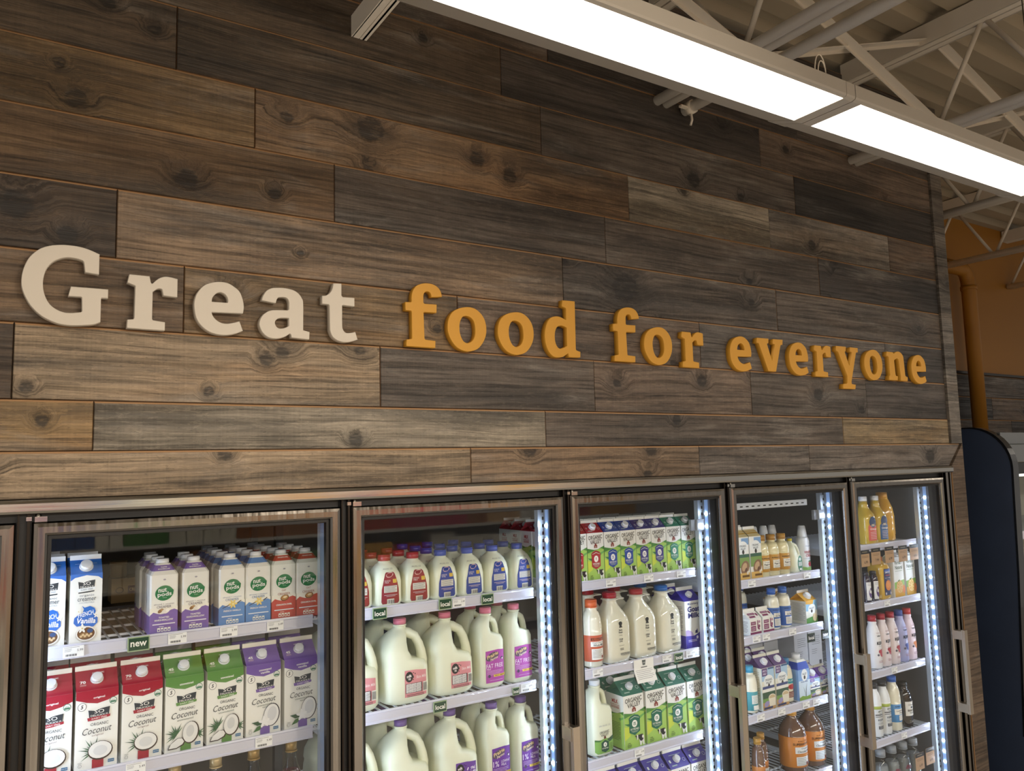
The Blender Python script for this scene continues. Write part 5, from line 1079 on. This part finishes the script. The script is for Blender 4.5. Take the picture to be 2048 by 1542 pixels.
def mug_eggnog():
    a = Art(.72, .9); a.rect('#7fa3cc', .018, .178, .060, .030); a.ell('#eef0ee', 0, .150, .042, .030); a.text('#40505a', 'ORGANIC', 0, .158, .056, .010, .02); a.text('#40505a', 'VALLEY', 0, .145, .046, .010, .02); a.ell('#3e3934', 0, .130, .010, .010)
    a.rect('#3f6350', 0, .112, .097, .016); a.rect('#7d9c54', 0, .082, .097, .046); a.ell('#8a6a50', .008, .058, .038, .030, 18, .5); a.ell('#c2a27c', .004, .062, .024, .016, 16, .6); a.ell('#6b4d3a', .016, .048, .012, .008, 12, .6); a.rect('#d9b062', 0, .018, .097, .034); a.rect('#6b4d1e', .012, .020, .060, .010); a.ell('#dfd6c4', .028, .034, .008)
    s = Art(.72, .7); s.rect('#c49a3c', 0, .030, .097, .012); s.rect('#d9c58c', 0, .012, .097, .010); s.rect('#c49a3c', 0, .046, .097, .006)
    return gable_carton('eggnog_carton', .070, .070, .178, .028, .012, paper('#d9c896'), a, s, cap=False)
def yellow_jug():
    a = Art(); a.ell('#3f7a5c', .020, .066, .040, .060); a.ell('#cfd8d0', .016, .098, .018, .012); a.rect('#cfd8d0', .020, .062, .050, .030); a.lines('#4a5a52', .020, .072, .04, 4, .007, .002); a.rect('#e6e4da', .020, .024, .030, .014)
    o = handle_jug(1, '#d8c62e', a, True); o.scale = (.55, .55, .58); return o
PROTO = {}
ORD = ['first', 'second', 'third', 'fourth', 'fifth', 'sixth', 'seventh', 'eighth', 'ninth', 'tenth', 'eleventh', 'twelfth', 'thirteenth', 'fourteenth']
def make(key):
    if key not in PROTO: PROTO[key] = o = PROD[key][0](); return o
    o = dup(PROTO[key]); return o
ZS = {'qr': 1.06, 'qb': 1.06, 'n0': 1.03, 'n1': 1.03, 'n2': 1.03}
def stock(door, k, items):
    z = SH[(door, k)]; col = 0
    place = '%s %s shelf' % (ORDW[k], SHELFW[door])
    for it in items:
        key, x = it[0], it[1]; rows = it[2] if len(it) > 2 else 1; dy = it[3] if len(it) > 3 else 0; y0 = it[4] if len(it) > 4 else .166; jit = it[5] if len(it) > 5 else .004; skip = it[6] if len(it) > 6 else 0; rot = it[7] if len(it) > 7 else 0
        b, dep, desc, cat = PROD[key]; dy = dy or dep+.006
        for r in range(skip, rows):
            o = make(key); o.location = (x+(rnd.uniform(-jit, jit) if r else 0), y0+dep/2+r*dy+(rnd.uniform(0, .002) if not r else 0), z-.0075)
            o.scale.z *= ZS.get(key, 1) if o.scale.z == 1 else 1
            o.rotation_euler.z = rot+(rnd.uniform(-.012, .012))
            where = 'rear' if y0 > .27 else ('front' if r == 0 else '%s row' % ORD[r])
            tag(o, '%s, %s from left, %s, %s' % (desc, ORD[col], where, place), cat, '%ss on the %s shelf of the %s door' % (cat, ORDW[k], SHELFW[door]))
        col += 1
stock(1, 0, [('cb', .128, 3, .085), ('cb', .210, 2, .09, .166, .003)]+[('n0', .394, 4), ('n0', .474, 3), ('n1', .570, 5), ('n1', .642, 5), ('n2', .715, 5), ('n2', .787, 4)])
stock(1, 1, [('c0', .139, 2, .112, .166, .003), ('c0', .242, 2, .112, .166, .003), ('c0', .347, 2, .112, .166, .003), ('c1', .451, 2, .112, .166, .003), ('c1', .556, 2, .112, .166, .003), ('c2', .659, 2, .112, .166, .003), ('c2', .766, 2, .112, .166, .003)])
stock(1, 2, [('g0', .435), ('g1', .540), ('g2', .642), ('g3', .748)])
stock(2, 0, [('qr', .948, 3, .096, .166, .008), ('qr', 1.047, 3, .096, .166, .008), ('qr', 1.146, 3, .096, .166, .008), ('qb', 1.247, 4, .096, .166, .008), ('qb', 1.347, 4, .096, .166, .008), ('qb', 1.446, 4, .096, .166, .008), ('qb', 1.548, 3, .096, .166, .006)])
stock(2, 1, [('Gp', .942, 2, .164, .166, .006), ('Gp', 1.112, 2, .164, .166, .006), ('Gp', 1.275, 2, .164, .166, .006), ('Hp', 1.416, 2, .108, .166, .006), ('Hp', 1.529, 2, .108, .166, .006)])
stock(2, 2, [('Gv', .942, 2, .164, .166, .006), ('Gv', 1.112, 2, .164, .166, .006), ('Gv', 1.287, 2, .164, .166, .006), ('Hv', 1.432, 2, .108, .166, .006), ('Hv', 1.548, 2, .108, .166, .006)])
stock(3, 0, [('or', 1.784, 6, .080, .166, .002), ('or', 1.864, 4, .080, .166, .003), ('ob', 1.943, 4, .080), ('ob', 2.021, 4, .080), ('oi', 2.099, 4, .080), ('oi', 2.178, 4, .080), ('og', 2.257, 3, .080), ('og', 2.337, 3, .080)])
stock(3, 1, [('ro', 1.862), ('Mr', 1.966, 2, .122, .166, .012), ('Mr', 2.098, 2, .122, .166, .012), ('Mb', 2.230, 2, .122, .166, 0), ('gm', 2.344, 2, .10, .166, 0)])
stock(3, 2, [('dj', 1.874), ('OG', 2.016, 2, .108, .166, .003), ('OG', 2.128, 2, .108, .166, .008), ('OG', 2.236, 2, .108, .166, .008), ('OG', 2.342, 2, .108, .166, .006)])
stock(3, 3, [('OV', 1.905, 2, .104), ('OV', 2.016, 2, .104), ('OV', 2.128, 2, .104), ('OV', 2.240, 2, .104), ('OV', 2.346, 2, .104)])
stock(4, 0, [('ec', 2.651, 2), ('ec', 2.729, 2), ('eb', 2.800), ('eb', 2.868), ('eb', 2.936), ('yj', 3.014, 1, 0, .168, 0, 0, .10), ('wc', 3.094, 1, 0, .178), ('wc', 2.850, 1, 0, .30), ('wc', 2.912, 1, 0, .30), ('wc', 2.980, 1, 0, .30), ('wc', 3.040, 1, 0, .30)])
stock(4, 1, [('pc', 2.705), ('pc', 2.785), ('bl', 2.862, 1, 0, .176), ('bl', 2.936, 1, 0, .176), ('yc', 3.012, 1, 0, .262, 0, 0, .10), ('yc', 3.074, 1, 0, .168, 0, 0, .06), ('bl', 2.76, 1, 0, .32), ('bl', 2.845, 1, 0, .34)])
stock(4, 2, [('ab', 2.682), ('hc', 2.762, 3, .084), ('hc', 2.848, 3, .084), ('rb', 2.922, 1, 0, .176), ('bc', 2.994), ('sc', 3.068, 2, .076), ('sc', 3.142, 2, .076), ('pl', 2.99, 1, 0, .42), ('pl', 3.097, 1, 0, .42)])
stock(4, 3, [('cs', 2.705), ('cs', 2.765, 1, 0, .20), ('cl', 2.968), ('cl', 3.094)])
stock(5, 0, [('j1', 3.572), ('j2', 3.668), ('jb', 3.800, 1, 0, .20)])
stock(5, 1, [('sd', 3.520), ('sd', 3.580), ('j3', 3.660), ('fc', 3.760), ('fc', 3.858)])
stock(5, 2, [('k1', 3.565), ('k2', 3.639), ('k2', 3.713), ('k3', 3.787), ('k4', 3.859), ('pl', 3.235, 1, 0, .36), ('pl', 3.342, 1, 0, .36)])
stock(5, 3, [('w1', 3.535), ('w1', 3.606), ('w3', 3.690), ('dk', 3.782)])
stock(5, 4, [('gc', 3.560), ('gc', 3.648), ('gc', 3.738), ('gc', 3.826)])
# back stock in the walk-in, seen past the empty part of the creamer shelf
rk = empty('storage_rack', (.42, 1.25, 0)); tag(rk, 'dark metal storage rack deep inside the cooler behind the creamers', 'rack')
RM = mat('#4a4c4e', .5, .5)
for sx in (-.55, .55):
    for sy in (-.18, .18): m = MB(); m.box(sx-.015, sx+.015, sy-.015, sy+.015, .05, 1.95, RM); m.build('rack_post', rk)
for z in (.5, 1.0, 1.545): m = MB(); m.box(-.56, .56, -.2, .2, z-.025, z, RM); m.build('rack_shelf', rk)
CB = noisy_paint('#a98a5c', .8, .08, 4, 'corrugated_cardboard')
m = MB(); m.box(-.055, .055, -.05, .05, 0, .085, CB); m.box(-.056, -.001, -.051, .051, .085, .0875, CB); m.box(.001, .056, -.051, .051, .085, .0875, CB); bx = m.build('cardboard_box', None, (.432, 1.17, 1.5455)); tag(bx, 'small cardboard box on the rack behind the empty shelf space', 'box')
m = MB(); a = Art(); a.rect('#5a2f24', .024, .045, .050, .028); a.text('#c9a878', 'CREAM', .024, .045, .040, .012, .02); a.ell('#6b5236', -.028, .045, .014, .011); a.ell('#a98a5c', -.028, .045, .011, .008); a.emit(m, lambda u, v, f: (u, -.05-f, v)); m.build('printed_face', bx)
j = round_bottle('storage_tub', [(0, .026, CB), (.003, .028, CB), (.050, .029, CB)], (.050, .058, .030, .029, CB)); j.location = (.405, 1.17, 1.6335); tag(j, 'small brown tub standing on the cardboard box in the cooler', 'tub')
